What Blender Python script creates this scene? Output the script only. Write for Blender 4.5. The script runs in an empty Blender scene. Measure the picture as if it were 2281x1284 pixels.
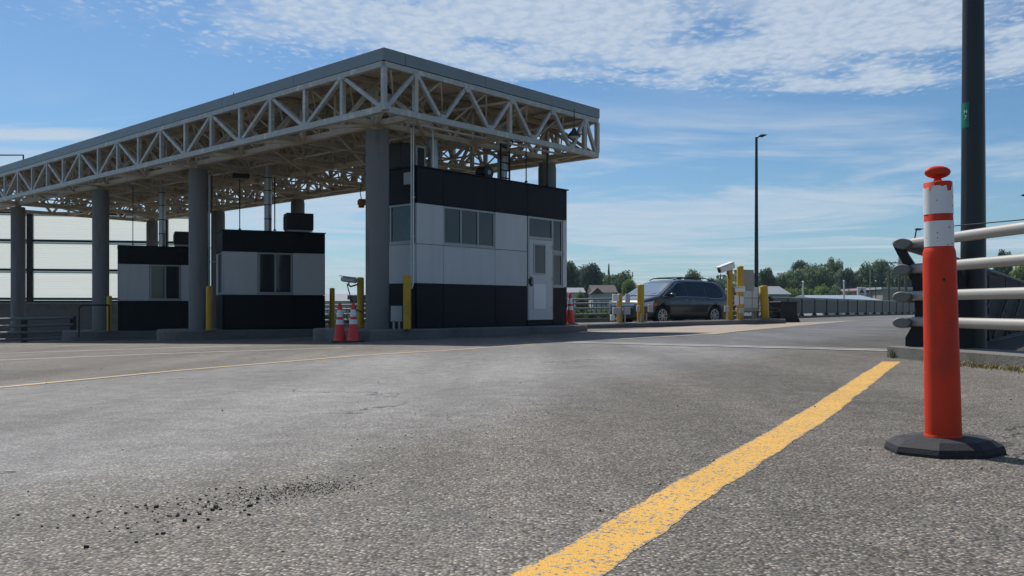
import bpy, bmesh, math, random
from mathutils import Vector, Matrix, Quaternion
R = math.radians
random.seed(7)
sc = bpy.context.scene
COL = sc.collection

# ------------------------------------------------------------------ camera, sky, sun, exposure
F = 1933.0; CX = 1140.5; HY = 685.0; CAMZ = 0.55
cam = bpy.data.cameras.new('camera')
cam.sensor_width = 36.0
cam.lens = 36.0 * F / 2281.0
cam.shift_y = (HY - 642.0) / 2281.0
cam.clip_start = 0.05; cam.clip_end = 6000
camo = bpy.data.objects.new('camera', cam); COL.objects.link(camo)
camo.location = (0, 0, CAMZ); camo.rotation_euler = (R(90), 0, 0)
sc.camera = camo

SUN_EL = R(54.5)
SUN_AZ = math.atan2(-0.53, 0.85)          # angle from +Y towards +X of the sun's place
world = bpy.data.worlds.new('World'); sc.world = world; world.use_nodes = True
SKY_STRENGTH = 0.095

def build_world():
    nt = world.node_tree; nt.nodes.clear()
    N = lambda t: nt.nodes.new(t)
    L = nt.links.new
    out = N('ShaderNodeOutputWorld'); bg = N('ShaderNodeBackground')
    bg.inputs['Strength'].default_value = SKY_STRENGTH
    sky = N('ShaderNodeTexSky'); sky.sky_type = 'NISHITA'; sky.sun_disc = False
    sky.sun_elevation = SUN_EL; sky.sun_rotation = SUN_AZ
    sky.altitude = 0.0; sky.air_density = 1.0; sky.dust_density = 0.6; sky.ozone_density = 2.0
    tc = N('ShaderNodeTexCoord')
    sep = N('ShaderNodeSeparateXYZ'); L(tc.outputs['Generated'], sep.inputs[0])
    def M(op, a, b=None, c=None, clamp=False):
        n = N('ShaderNodeMath'); n.operation = op; n.use_clamp = clamp
        for i, v in enumerate((a, b, c)):
            if v is None: continue
            if isinstance(v, (int, float)): n.inputs[i].default_value = v
            else: L(v, n.inputs[i])
        return n.outputs[0]
    def smooth(v, lo, hi):
        n = N('ShaderNodeMapRange'); n.interpolation_type = 'SMOOTHSTEP'
        L(v, n.inputs[0]); n.inputs[1].default_value = lo; n.inputs[2].default_value = hi
        return n.outputs[0]
    zc = M('MAXIMUM', sep.outputs[2], 0.02)
    px = M('DIVIDE', sep.outputs[0], zc); py = M('DIVIDE', sep.outputs[1], zc)
    comb = N('ShaderNodeCombineXYZ'); L(px, comb.inputs[0]); L(py, comb.inputs[1])
    P = comb.outputs[0]
    def noise(scale, detail=4, rough=0.5, off=(0, 0, 0), sx=1, sy=1, dist=0, rot=0):
        mp = N('ShaderNodeMapping'); L(P, mp.inputs[0]); mp.inputs['Location'].default_value = off
        mp.inputs['Scale'].default_value = (sx, sy, 1); mp.inputs['Rotation'].default_value = (0, 0, rot)
        n = N('ShaderNodeTexNoise'); n.noise_dimensions = '2D'; L(mp.outputs[0], n.inputs['Vector'])
        n.inputs['Scale'].default_value = scale; n.inputs['Detail'].default_value = detail
        n.inputs['Roughness'].default_value = rough; n.inputs['Distortion'].default_value = dist
        return n.outputs['Fac']
    # dappled cloud field that starts a way up the sky and turns patchy overhead
    edge_n = noise(0.85, 4, 0.6, (3.1, 1.7, 0))
    edge = M('ADD', M('MULTIPLY', px, 0.16), 4.0)
    edge = M('ADD', edge, M('MULTIPLY', M('SUBTRACT', edge_n, 0.5), 1.7))
    cover = smooth(M('SUBTRACT', edge, py), -0.12, 0.75)          # 0 outside .. 1 inside
    leftcut = smooth(M('ADD', px, M('MULTIPLY', M('SUBTRACT', py, 3.0), -0.35)), -2.5, 0.1)
    cover = M('MULTIPLY', cover, leftcut)
    broad = M('MAXIMUM', smooth(noise(0.55, 2, 0.5, (9.3, 4.2, 0)), 0.5, 0.62), smooth(py, 1.4, 2.5))  # breaks up the unseen clouds overhead so shaded sides get less fill
    cover = M('MULTIPLY', cover, broad)
    cover = M('MULTIPLY', cover, M('ADD', 0.62, M('MULTIPLY', smooth(noise(1.9, 3, 0.55, (4.4, 7.7, 0)), 0.34, 0.56), 0.42)))
    mpv = N('ShaderNodeMapping'); L(P, mpv.inputs[0]); mpv.inputs['Scale'].default_value = (1.0, 0.8, 1)
    wn = N('ShaderNodeTexNoise'); wn.noise_dimensions = '2D'; wn.inputs['Scale'].default_value = 9.0; wn.inputs['Detail'].default_value = 2; L(mpv.outputs[0], wn.inputs['Vector'])
    va = N('ShaderNodeVectorMath'); va.operation = 'MULTIPLY_ADD'; L(wn.outputs['Color'], va.inputs[0]); va.inputs[1].default_value = (.07, .07, 0); L(mpv.outputs[0], va.inputs[2])
    vor = N('ShaderNodeTexVoronoi'); vor.voronoi_dimensions = '2D'; vor.inputs['Scale'].default_value = 19.0; L(va.outputs[0], vor.inputs['Vector'])
    puffs = M('ADD', M('MULTIPLY', noise(21.0, 4, 0.64, (0.3, 0.8, 0), 1.0, 0.75, 0.3, 0.3), 0.7), M('MULTIPLY', M('SUBTRACT', 1.0, vor.outputs['Distance']), 0.30))
    thr = M('SUBTRACT', 0.71, M('MULTIPLY', cover, 0.36))
    dens = M('DIVIDE', M('SUBTRACT', puffs, thr), 0.24, clamp=True)
    dens = M('MULTIPLY', dens, smooth(cover, 0.0, 0.25))
    veil = M('MULTIPLY', smooth(M('ADD', cover, M('MULTIPLY', M('SUBTRACT', noise(3.0, 3, 0.6, (5, 2, 0)), 0.5), 0.9)), 0.35, 1.0), 0.66)
    dens = M('SUBTRACT', 1.0, M('MULTIPLY', M('SUBTRACT', 1.0, veil), M('SUBTRACT', 1.0, M('MULTIPLY', dens, 0.60))))
    # low streaky cirrus
    st = noise(0.36, 5, 0.6, (2.3, 6.1, 0), 0.8, 1.0, 0.5, 0.2)
    st2 = noise(2.2, 3, 0.6, (7.0, 1.0, 0), 0.5, 0.9, 0.4, 0.2)
    cir = M('MULTIPLY', smooth(st, 0.40, 0.62), M('ADD', M('MULTIPLY', st2, 0.9), 0.3))
    cir = M('MULTIPLY', cir, smooth(py, 3.4, 5.5))
    cir = M('MULTIPLY', cir, 0.85, clamp=True)
    bank = M('ABSOLUTE', M('SUBTRACT', M('ADD', py, M('MULTIPLY', st2, 0.5)), 5.30))
    bank = M('MULTIPLY', M('SUBTRACT', 1.0, smooth(bank, 0.05, 0.34)), M('MULTIPLY', smooth(px, -2.0, -2.6), smooth(px, -6.5, -5.0)))
    cir = M('MAXIMUM', cir, M('MULTIPLY', bank, 0.8))
    # pale air low down
    low = M('MULTIPLY', M('SUBTRACT', 1.0, smooth(sep.outputs[2], -0.02, 0.20)), 0.25)
    tot = M('SUBTRACT', 1.0, M('MULTIPLY', M('SUBTRACT', 1.0, dens), M('SUBTRACT', 1.0, cir)))
    shade = M('ADD', M('MULTIPLY', puffs, 0.5), 0.75)
    cc = N('ShaderNodeMix'); cc.data_type = 'RGBA'
    cc.inputs[6].default_value = (4.6, 5.7, 7.0, 1); cc.inputs[7].default_value = (7.1, 7.8, 8.7, 1)
    L(M('SUBTRACT', shade, 0.5, clamp=True), cc.inputs[0])
    tint = N('ShaderNodeMix'); tint.data_type = 'RGBA'; tint.blend_type = 'MULTIPLY'
    tint.inputs[0].default_value = 1.0; L(sky.outputs[0], tint.inputs[6]); tint.inputs[7].default_value = (0.60, 0.83, 1.0, 1)
    m1 = N('ShaderNodeMix'); m1.data_type = 'RGBA'; L(low, m1.inputs[0]); L(tint.outputs[2], m1.inputs[6])
    m1.inputs[7].default_value = (4.0, 6.0, 7.6, 1)
    m2 = N('ShaderNodeMix'); m2.data_type = 'RGBA'; L(tot, m2.inputs[0]); L(m1.outputs[2], m2.inputs[6]); L(cc.outputs[2], m2.inputs[7])
    L(m2.outputs[2], bg.inputs['Color']); L(bg.outputs[0], out.inputs[0])
build_world()

sun = bpy.data.lights.new('sun', 'SUN'); sun.energy = 4.5; sun.angle = R(0.53); sun.color = (1.0, 0.955, 0.89)
suno = bpy.data.objects.new('sun', sun); COL.objects.link(suno)
sd = Vector((math.sin(SUN_AZ) * math.cos(SUN_EL), math.cos(SUN_AZ) * math.cos(SUN_EL), math.sin(SUN_EL)))
suno.rotation_euler = sd.to_track_quat('Z', 'Y').to_euler(); suno.location = sd * 60

sc.view_settings.view_transform = 'Standard'; sc.view_settings.look = 'None'
sc.view_settings.exposure = 0.0; sc.view_settings.gamma = 1.0
sc.cycles.use_denoising = True; sc.cycles.use_adaptive_sampling = True; sc.cycles.adaptive_threshold = 0.02
sc.cycles.max_bounces = 4; sc.cycles.diffuse_bounces = 3; sc.cycles.glossy_bounces = 2
sc.cycles.transmission_bounces = 2; sc.cycles.transparent_max_bounces = 4
sc.cycles.caustics_reflective = False; sc.cycles.caustics_refractive = False

# ------------------------------------------------------------------ geometry helpers
def clamp(v, a, b): return max(a, min(b, v))
def sstep(a, b, v):
    t = clamp((v - a) / (b - a), 0, 1); return t * t * (3 - 2 * t)
def g(x, y):
    "height of the paved ground"
    x = clamp(x, -60, 60); yy = clamp(y, -15, 120)
    z = 0.003 + 0.0178 * x - 0.0066 * yy - 0.0105 * max(0.0, -(x + 2))
    z -= 0.35 * sstep(42, 95, yy)
    return z
def gp(px, py):
    "ground point seen at a photo pixel"
    s = (px - CX) / F; t = (HY - py) / F
    d = 5.0
    for _ in range(60):
        z = g(s * d, d) - CAMZ
        d = d * 0.4 + 0.6 * clamp(z / t, 0.5, 140)
    return Vector((s * d, d, g(s * d, d)))
def at(px, py, d):
    return Vector(((px - CX) / F * d, d, CAMZ + (HY - py) / F * d))
U = Vector((0.669, 0.743, 0)); V = Vector((-0.743, 0.669, 0))

class MB:
    def __init__(s): s.v = []; s.f = []; s.sm = []
    def add(s, vs, fs, smooth=False):
        o = len(s.v); s.v += [tuple(p) for p in vs]
        for f in fs: s.f.append(tuple(i + o for i in f)); s.sm.append(smooth)
        return s
    def box(s, x0, x1, y0, y1, z0, z1):
        return s.add([(x0,y0,z0),(x1,y0,z0),(x1,y1,z0),(x0,y1,z0),(x0,y0,z1),(x1,y0,z1),(x1,y1,z1),(x0,y1,z1)],
              [(0,3,2,1),(4,5,6,7),(0,1,5,4),(1,2,6,5),(2,3,7,6),(3,0,4,7)])
    def cbox(s, x0, x1, y0, y1, z0, z1, c):
        "box with chamfered edges"
        x0, x1 = min(x0,x1), max(x0,x1); y0, y1 = min(y0,y1), max(y0,y1); z0, z1 = min(z0,z1), max(z0,z1)
        c = min(c, (x1-x0)*.45, (y1-y0)*.45, (z1-z0)*.45)
        bm = bmesh.new(); bmesh.ops.create_cube(bm, size=1)
        for v in bm.verts:
            v.co = Vector((x0 if v.co.x < 0 else x1, y0 if v.co.y < 0 else y1, z0 if v.co.z < 0 else z1))
        bmesh.ops.bevel(bm, geom=bm.edges[:] , offset=c, segments=1, profile=0.5, affect='EDGES')
        bm.verts.index_update()
        s.add([v.co.copy() for v in bm.verts], [[v.index for v in f.verts] for f in bm.faces]); bm.free()
        return s
    def tube(s, pts, r, n=10, cap=True, smooth=True, rx=None):
        "round tube along a polyline; r a number or a list"
        pts = [Vector(p) for p in pts]; k = len(pts)
        rs = r if isinstance(r, (list, tuple)) else [r] * k
        rings = []
        prev = None
        for i, p in enumerate(pts):
            if i == 0: t = pts[1] - pts[0]
            elif i == k - 1: t = pts[-1] - pts[-2]
            else: t = (pts[i+1] - p).normalized() + (p - pts[i-1]).normalized()
            t.normalize()
            if prev is None:
                a = Vector((0,0,1)) if abs(t.z) < 0.9 else Vector((1,0,0))
                xa = t.cross(a).normalized()
            else:
                xa = (prev - t * prev.dot(t)).normalized()
            prev = xa; ya = t.cross(xa)
            rings.append([p + xa * (math.cos(2*math.pi*j/n) * rs[i] * (rx or 1)) + ya * (math.sin(2*math.pi*j/n) * rs[i]) for j in range(n)])
        vs = [v for rg in rings for v in rg]; fs = []
        for i in range(k - 1):
            for j in range(n):
                fs.append((i*n+j, i*n+(j+1)%n, (i+1)*n+(j+1)%n, (i+1)*n+j))
        s.add(vs, fs, smooth)
        if cap:
            s.add(rings[0], [tuple(range(n))[::-1]]); s.add(rings[-1], [tuple(range(n))])
        return s
    def lathe(s, prof, n=24, cx=0, cy=0, smooth=True, cap=True, sx=1, sy=1):
        vs = []; fs = []
        for r, z in prof:
            for j in range(n):
                a = 2*math.pi*j/n; vs.append((cx + r*sx*math.cos(a), cy + r*sy*math.sin(a), z))
        for i in range(len(prof)-1):
            for j in range(n): fs.append((i*n+j, i*n+(j+1)%n, (i+1)*n+(j+1)%n, (i+1)*n+j))
        s.add(vs, fs, smooth)
        if cap:
            s.add(vs[:n], [tuple(range(n))[::-1]]); s.add(vs[-n:], [tuple(range(n))])
        return s
    def prism(s, outline, z0, z1):
        "outline of (x, y); z0 / z1 numbers or functions"
        n = len(outline); f0 = z0 if callable(z0) else (lambda x, y: z0); f1 = z1 if callable(z1) else (lambda x, y: z1)
        vs = [(x, y, f0(x, y)) for x, y in outline] + [(x, y, f1(x, y)) for x, y in outline]
        return s.add(vs, [tuple(range(n))[::-1], tuple(range(n, 2*n))] + [(i, (i+1)%n, n+(i+1)%n, n+i) for i in range(n)])
    def plate(s, outline, axis0, axis1, org, thick):
        "flat outline (a,b) in the plane axis0/axis1 through org, given thickness"
        a0 = Vector(axis0); a1 = Vector(axis1); nrm = a0.cross(a1).normalized(); o = Vector(org); n = len(outline)
        vs = [o + a0*a + a1*b - nrm*thick/2 for a, b in outline] + [o + a0*a + a1*b + nrm*thick/2 for a, b in outline]
        return s.add(vs, [tuple(range(n))[::-1], tuple(range(n, 2*n))] + [(i, (i+1)%n, n+(i+1)%n, n+i) for i in range(n)])
    def beam(s, p0, p1, w, h):
        p0 = Vector(p0); p1 = Vector(p1); t = (p1-p0).normalized()
        a = Vector((0,0,1)) if abs(t.z) < 0.95 else Vector((0,1,0))
        x = t.cross(a).normalized(); y = x.cross(t)
        vs = []
        for p in (p0, p1):
            for sx, sy in ((-1,-1),(1,-1),(1,1),(-1,1)): vs.append(p + x*(sx*w/2) + y*(sy*h/2))
        return s.add(vs, [(0,1,2,3),(7,6,5,4),(0,4,5,1),(1,5,6,2),(2,6,7,3),(3,7,4,0)])
    def mesh(s, name):
        me = bpy.data.meshes.new(name); me.from_pydata(s.v, [], s.f)
        me.polygons.foreach_set('use_smooth', s.sm); me.update()
        bm = bmesh.new(); bm.from_mesh(me); bmesh.ops.recalc_face_normals(bm, faces=bm.faces); bm.to_mesh(me); bm.free()
        return me
    def build(s, name, mat, parent=None, **k):
        return link(name, s.mesh(name), mat, parent, **k)

def link(name, me, mat, parent=None, loc=None, rotz=None, kind=None):
    o = bpy.data.objects.new(name, me); COL.objects.link(o)
    if me is not None and mat is not None and not me.materials: me.materials.append(mat)
    if parent is not None: o.parent = parent
    if loc is not None: o.location = loc
    if rotz is not None: o.rotation_euler = (0, 0, rotz)
    if kind: o['kind'] = kind
    return o
def tag(o, label, cat, group=None):
    o['label'] = label; o['category'] = cat
    if group: o['group'] = group
    return o
def thing(name, label, cat, loc=(0,0,0), rotz=0.0, group=None):
    o = bpy.data.objects.new(name, None); COL.objects.link(o); o.empty_display_size = 0.2
    o.location = loc; o.rotation_euler = (0, 0, rotz)
    return tag(o, label, cat, group)
def copy_tree(o, parent=None):
    c = o.copy(); COL.objects.link(c)
    if parent is not None: c.parent = parent
    for ch in list(o.children): copy_tree(ch, c)
    return c
_unit = {}
def unit_box(mat):
    if mat.name not in _unit:
        m = MB().box(-.5,.5,-.5,.5,0,1).mesh('beam'); m.materials.append(mat); _unit[mat.name] = m
    return _unit[mat.name]
def bar(name, p0, p1, w, h, mat, parent, roll=0.0):
    "square bar from p0 to p1 sharing one mesh for each material"
    p0 = Vector(p0); p1 = Vector(p1); t = p1 - p0; ln = t.length; t.normalize()
    a = Vector((0,0,1)) if abs(t.z) < 0.95 else Vector((0,1,0))
    x = t.cross(a).normalized(); y = t.cross(x)
    o = bpy.data.objects.new(name, unit_box(mat)); COL.objects.link(o); o.parent = parent
    m = Matrix((x, y, t)).transposed().to_4x4()
    o.rotation_mode = 'XYZ'
    o.matrix_basis = Matrix.Translation(p0) @ m @ Matrix.Diagonal((w, h, ln, 1))
    return o
_utube = {}
def pipe(name, p0, p1, r, mat, parent, n=10):
    "straight round bar sharing one mesh for each material"
    key = (mat.name, n)
    if key not in _utube:
        m = MB().tube([(0,0,0),(0,0,1)], 1.0, n).mesh('pipe'); m.materials.append(mat); _utube[key] = m
    p0 = Vector(p0); p1 = Vector(p1); t = p1 - p0; ln = t.length; t.normalize()
    o = bpy.data.objects.new(name, _utube[key]); COL.objects.link(o); o.parent = parent
    a = Vector((0,0,1)) if abs(t.z) < 0.95 else Vector((0,1,0))
    x = t.cross(a).normalized(); y = t.cross(x)
    o.matrix_basis = Matrix.Translation(p0) @ Matrix((x, y, t)).transposed().to_4x4() @ Matrix.Diagonal((r, r, ln, 1))
    return o

# ------------------------------------------------------------------ materials
def nodes_of(name):
    m = bpy.data.materials.new(name); m.use_nodes = True
    nt = m.node_tree; b = nt.nodes['Principled BSDF']
    return m, nt, b
def mat(name, col, rough=0.6, var=0.12, scale=3.0, metal=0.0, bump=0.0, bscale=60.0, spec=0.4, dirt=None, dscale=1.2, dlo=0.52, dhi=0.72, coat=0.0, stretch=None):
    m, nt, b = nodes_of(name); N = nt.nodes.new; L = nt.links.new
    geo = N('ShaderNodeNewGeometry')
    vec = geo.outputs['Position']
    if stretch:
        mp = N('ShaderNodeMapping'); mp.inputs['Scale'].default_value = stretch; L(vec, mp.inputs[0]); vec2 = mp.outputs[0]
    else: vec2 = vec
    n = N('ShaderNodeTexNoise'); n.inputs['Scale'].default_value = scale; n.inputs['Detail'].default_value = 6
    n.inputs['Roughness'].default_value = 0.6; L(vec2, n.inputs['Vector'])
    mix = N('ShaderNodeMix'); mix.data_type = 'RGBA'; L(n.outputs['Fac'], mix.inputs[0])
    mix.inputs[6].default_value = tuple(c*(1-var) for c in col) + (1,); mix.inputs[7].default_value = tuple(min(1, c*(1+var)) for c in col) + (1,)
    colout = mix.outputs[2]
    if dirt is not None:
        n2 = N('ShaderNodeTexNoise'); n2.inputs['Scale'].default_value = dscale; n2.inputs['Detail'].default_value = 8
        n2.inputs['Roughness'].default_value = 0.68; L(vec2, n2.inputs['Vector'])
        mr = N('ShaderNodeMapRange'); mr.inputs[1].default_value = dlo; mr.inputs[2].default_value = dhi; L(n2.outputs['Fac'], mr.inputs[0])
        mx = N('ShaderNodeMix'); mx.data_type = 'RGBA'; L(mr.outputs[0], mx.inputs[0]); L(colout, mx.inputs[6]); mx.inputs[7].default_value = tuple(dirt) + (1,)
        colout = mx.outputs[2]
    L(colout, b.inputs['Base Color'])
    b.inputs['Roughness'].default_value = rough; b.inputs['Metallic'].default_value = metal
    b.inputs['Specular IOR Level'].default_value = spec
    if coat: b.inputs['Coat Weight'].default_value = coat; b.inputs['Coat Roughness'].default_value = 0.06
    if bump:
        nb = N('ShaderNodeTexNoise'); nb.inputs['Scale'].default_value = bscale; nb.inputs['Detail'].default_value = 4; L(vec, nb.inputs['Vector'])
        bp = N('ShaderNodeBump'); bp.inputs['Strength'].default_value = bump; bp.inputs['Distance'].default_value = 0.01
        L(nb.outputs['Fac'], bp.inputs['Height']); L(bp.outputs[0], b.inputs['Normal'])
    return m

def asphalt_mat(name, lo, mid, hi, size=100.0, lanes=True):
    m, nt, b = nodes_of(name); N = nt.nodes.new; L = nt.links.new
    geo = N('ShaderNodeNewGeometry'); pos = geo.outputs['Position']
    def noise(scale, detail=4, rough=.55, mapping=None, color=False):
        n = N('ShaderNodeTexNoise'); n.noise_dimensions = '2D'; n.inputs['Scale'].default_value = scale; n.inputs['Detail'].default_value = detail; n.inputs['Roughness'].default_value = rough
        if mapping:
            mp = N('ShaderNodeMapping'); mp.inputs['Rotation'].default_value = (0,0,mapping[0]); mp.inputs['Scale'].default_value = mapping[1]; L(pos, mp.inputs[0]); L(mp.outputs[0], n.inputs['Vector'])
        else: L(pos, n.inputs['Vector'])
        return n.outputs['Color' if color else 'Fac']
    def rng(v, a, c, o0=0.0, o1=1.0, sm=False):
        n = N('ShaderNodeMapRange'); n.inputs[1].default_value = a; n.inputs[2].default_value = c; n.inputs[3].default_value = o0; n.inputs[4].default_value = o1; L(v, n.inputs[0])
        if sm: n.interpolation_type = 'SMOOTHSTEP'
        return n.outputs[0]
    def mixc(f, a, c, blend='MIX'):
        n = N('ShaderNodeMix'); n.data_type = 'RGBA'; n.blend_type = blend
        if isinstance(f, float): n.inputs[0].default_value = f
        else: L(f, n.inputs[0])
        for i, v in ((6, a), (7, c)):
            if isinstance(v, tuple): n.inputs[i].default_value = v + (1,)
            else: L(v, n.inputs[i])
        return n.outputs[2]
    def mth(op, a, c=None, d=None):
        n = N('ShaderNodeMath'); n.operation = op
        for i, v in enumerate((a, c, d)):
            if v is None: continue
            if isinstance(v, (int, float)): n.inputs[i].default_value = v
            else: L(v, n.inputs[i])
        return n.outputs[0]
    vo = N('ShaderNodeTexVoronoi'); vo.voronoi_dimensions = '2D'; vo.inputs['Scale'].default_value = size; L(pos, vo.inputs['Vector'])
    sep = N('ShaderNodeSeparateColor'); L(vo.outputs['Color'], sep.inputs[0])
    ramp = N('ShaderNodeValToRGB'); L(sep.outputs[0], ramp.inputs[0])
    e = ramp.color_ramp.elements
    e[0].position = 0.0; e[0].color = lo + (1,); e[1].position = 1.0; e[1].color = hi + (1,)
    k = ramp.color_ramp.elements.new(0.25); k.color = tuple(c*0.72 for c in mid) + (1,)
    k = ramp.color_ramp.elements.new(0.84); k.color = tuple(c*1.2 for c in mid) + (1,)
    stone = ramp.outputs[0]
    stone = mixc(rng(sep.outputs[1], 0.78, 0.82), stone, mixc(1.0, stone, (1.08, 0.98, 0.88), 'MULTIPLY'))
    gap = rng(vo.outputs['Distance'], 0.36, 0.62)
    rough_c = mixc(gap, stone, tuple(c*0.42 for c in mid))
    # worn smooth lane (finer, greyer) against the coarse brown strip beside the yellow line
    sx = N('ShaderNodeSeparateXYZ'); L(pos, sx.inputs[0])
    wob = mth('MULTIPLY_ADD', noise(0.5, 4, .6), 1.6, -0.8)
    q = mth('ADD', mth('ADD', mth('MULTIPLY', sx.outputs[0], -0.866), mth('MULTIPLY', sx.outputs[1], 0.5)), wob)
    lane = mth('MULTIPLY', rng(q, 1.9, 3.1, 0, 1, True), rng(q, 8.5, 7.2, 0, 1, True))
    wheel = mth('MULTIPLY', rng(q, 3.0, 3.7, 0, 1, True), rng(q, 5.2, 4.2, 0, 1, True))
    smooth_c = mixc(0.45, rough_c, tuple(c*1.02 for c in mid))
    c1 = mixc(mth('MULTIPLY', lane, 0.8), rough_c, smooth_c)
    c1 = mixc(1.0, c1, mixc(lane, (0.93, 0.885, 0.82), (1.07, 1.08, 1.11)), 'MULTIPLY')
    c1 = mixc(1.0, c1, mixc(wheel, (1.0, 1.0, 1.0), (1.10, 1.10, 1.11)), 'MULTIPLY')
    big = noise(0.28, 4, .62)
    c2 = mixc(1.0, c1, mixc(rng(big, .33, .67), (0.80, 0.785, 0.76), (1.12, 1.11, 1.09)), 'MULTIPLY')
    streak = noise(0.9, 4, .6, (R(30), (1.0, 0.06, 1)))
    c3 = mixc(1.0, c2, mixc(rng(streak, .33, .67), (0.80, 0.80, 0.795), (1.13, 1.13, 1.13)), 'MULTIPLY')
    mid_n = noise(5.0, 5, .7)
    c4 = mixc(1.0, c3, mixc(rng(mid_n, .3, .7), (0.80, 0.79, 0.775), (1.15, 1.14, 1.13)), 'MULTIPLY')
    stain = rng(noise(1.1, 4, .7), .62, .75, 0, .55)
    c5 = mixc(stain, c4, tuple(c*0.45 for c in mid))
    drip = rng(noise(14.0, 3, .6), .70, .74, 0, .5)
    c5 = mixc(drip, c5, tuple(c*0.4 for c in mid))
    # hairline cracks
    wv = N('ShaderNodeVectorMath'); wv.operation = 'MULTIPLY_ADD'; L(noise(1.6, 4, .6, None, True), wv.inputs[0]); wv.inputs[1].default_value = (.9,.9,0); L(pos, wv.inputs[2])
    vc = N('ShaderNodeTexVoronoi'); vc.voronoi_dimensions = '2D'; vc.feature = 'DISTANCE_TO_EDGE'; vc.inputs['Scale'].default_value = 0.30; L(wv.outputs[0], vc.inputs['Vector'])
    crack = mth('MULTIPLY', rng(vc.outputs['Distance'], .0045, .0015), rng(noise(0.6, 3, .5), .50, .56))
    c6 = mixc(mth('MULTIPLY', crack, .85), c5, (0.03, 0.029, 0.028))
    L(c6, b.inputs['Base Color'])
    b.inputs['Roughness'].default_value = 0.8; b.inputs['Specular IOR Level'].default_value = 0.3
    h = mth('MULTIPLY_ADD', vo.outputs['Distance'], -1.0, sep.outputs[2])
    h = mth('SUBTRACT', h, mth('MULTIPLY', crack, 2.0))
    bp = N('ShaderNodeBump'); bp.inputs['Distance'].default_value = 0.0035; L(h, bp.inputs['Height'])
    L(mth('MULTIPLY_ADD', lane, -0.3, 0.75), bp.inputs['Strength'])
    bp2 = N('ShaderNodeBump'); bp2.inputs['Strength'].default_value = 0.6; bp2.inputs['Distance'].default_value = 0.02; L(mid_n, bp2.inputs['Height']); L(bp.outputs[0], bp2.inputs['Normal'])
    L(bp2.outputs[0], b.inputs['Normal'])
    return m

def paint_mat(name, col, worn=0.5, under=(0.13,0.125,0.12)):
    "road paint worn through on the stones"
    m, nt, b = nodes_of(name); N = nt.nodes.new; L = nt.links.new
    geo = N('ShaderNodeNewGeometry'); pos = geo.outputs['Position']
    vo = N('ShaderNodeTexVoronoi'); vo.voronoi_dimensions = '2D'; vo.inputs['Scale'].default_value = 150; L(pos, vo.inputs['Vector'])
    sep = N('ShaderNodeSeparateColor'); L(vo.outputs['Color'], sep.inputs[0])
    n = N('ShaderNodeTexNoise'); n.inputs['Scale'].default_value = 9; n.inputs['Detail'].default_value = 8; n.inputs['Roughness'].default_value = .75; L(pos, n.inputs['Vector'])
    ad = N('ShaderNodeMath'); ad.operation = 'MULTIPLY_ADD'; L(sep.outputs[0], ad.inputs[0]); ad.inputs[1].default_value = 0.62; nsc = N('ShaderNodeMath'); nsc.operation = 'MULTIPLY'; L(n.outputs['Fac'], nsc.inputs[0]); nsc.inputs[1].default_value = .62; L(nsc.outputs[0], ad.inputs[2])
    mr = N('ShaderNodeMapRange'); mr.inputs[1].default_value = 0.93 - worn*0.22; mr.inputs[2].default_value = 0.97 - worn*0.22; L(ad.outputs[0], mr.inputs[0])
    n2 = N('ShaderNodeTexNoise'); n2.inputs['Scale'].default_value = 2.2; n2.inputs['Detail'].default_value = 5; L(pos, n2.inputs['Vector'])
    pc = N('ShaderNodeMix'); pc.data_type = 'RGBA'; L(n2.outputs['Fac'], pc.inputs[0]); pc.inputs[6].default_value = tuple(c*.8 for c in col)+(1,); pc.inputs[7].default_value = tuple(min(1,c*1.15) for c in col)+(1,)
    mx = N('ShaderNodeMix'); mx.data_type = 'RGBA'; L(mr.outputs[0], mx.inputs[0]); L(pc.outputs[2], mx.inputs[6]); 
    ur = N('ShaderNodeMix'); ur.data_type = 'RGBA'; L(sep.outputs[1], ur.inputs[0]); ur.inputs[6].default_value = (.06,.058,.055,1); ur.inputs[7].default_value = (.27,.26,.245,1); L(ur.outputs[2], mx.inputs[7])
    L(mx.outputs[2], b.inputs['Base Color']); b.inputs['Roughness'].default_value = .7
    uvn = N('ShaderNodeUVMap'); uvn.uv_map = 'across'; su = N('ShaderNodeSeparateXYZ'); L(uvn.outputs[0], su.inputs[0])
    e1 = N('ShaderNodeMath'); e1.operation = 'SUBTRACT'; L(su.outputs[0], e1.inputs[0]); e1.inputs[1].default_value = .5
    e2 = N('ShaderNodeMath'); e2.operation = 'ABSOLUTE'; L(e1.outputs[0], e2.inputs[0])
    e3 = N('ShaderNodeMapRange'); L(e2.outputs[0], e3.inputs[0]); e3.inputs[1].default_value = .42; e3.inputs[2].default_value = .5; e3.inputs[3].default_value = 0; e3.inputs[4].default_value = .34
    e4 = N('ShaderNodeMath'); e4.operation = 'ADD'; L(ad.outputs[0], e4.inputs[0]); L(e3.outputs[0], e4.inputs[1]); L(e4.outputs[0], mr.inputs[0])
    bp = N('ShaderNodeBump'); bp.inputs['Strength'].default_value = .6; bp.inputs['Distance'].default_value = .003; L(vo.outputs['Distance'], bp.inputs['Height']); bp.invert = True
    L(bp.outputs[0], b.inputs['Normal'])
    return m

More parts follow.
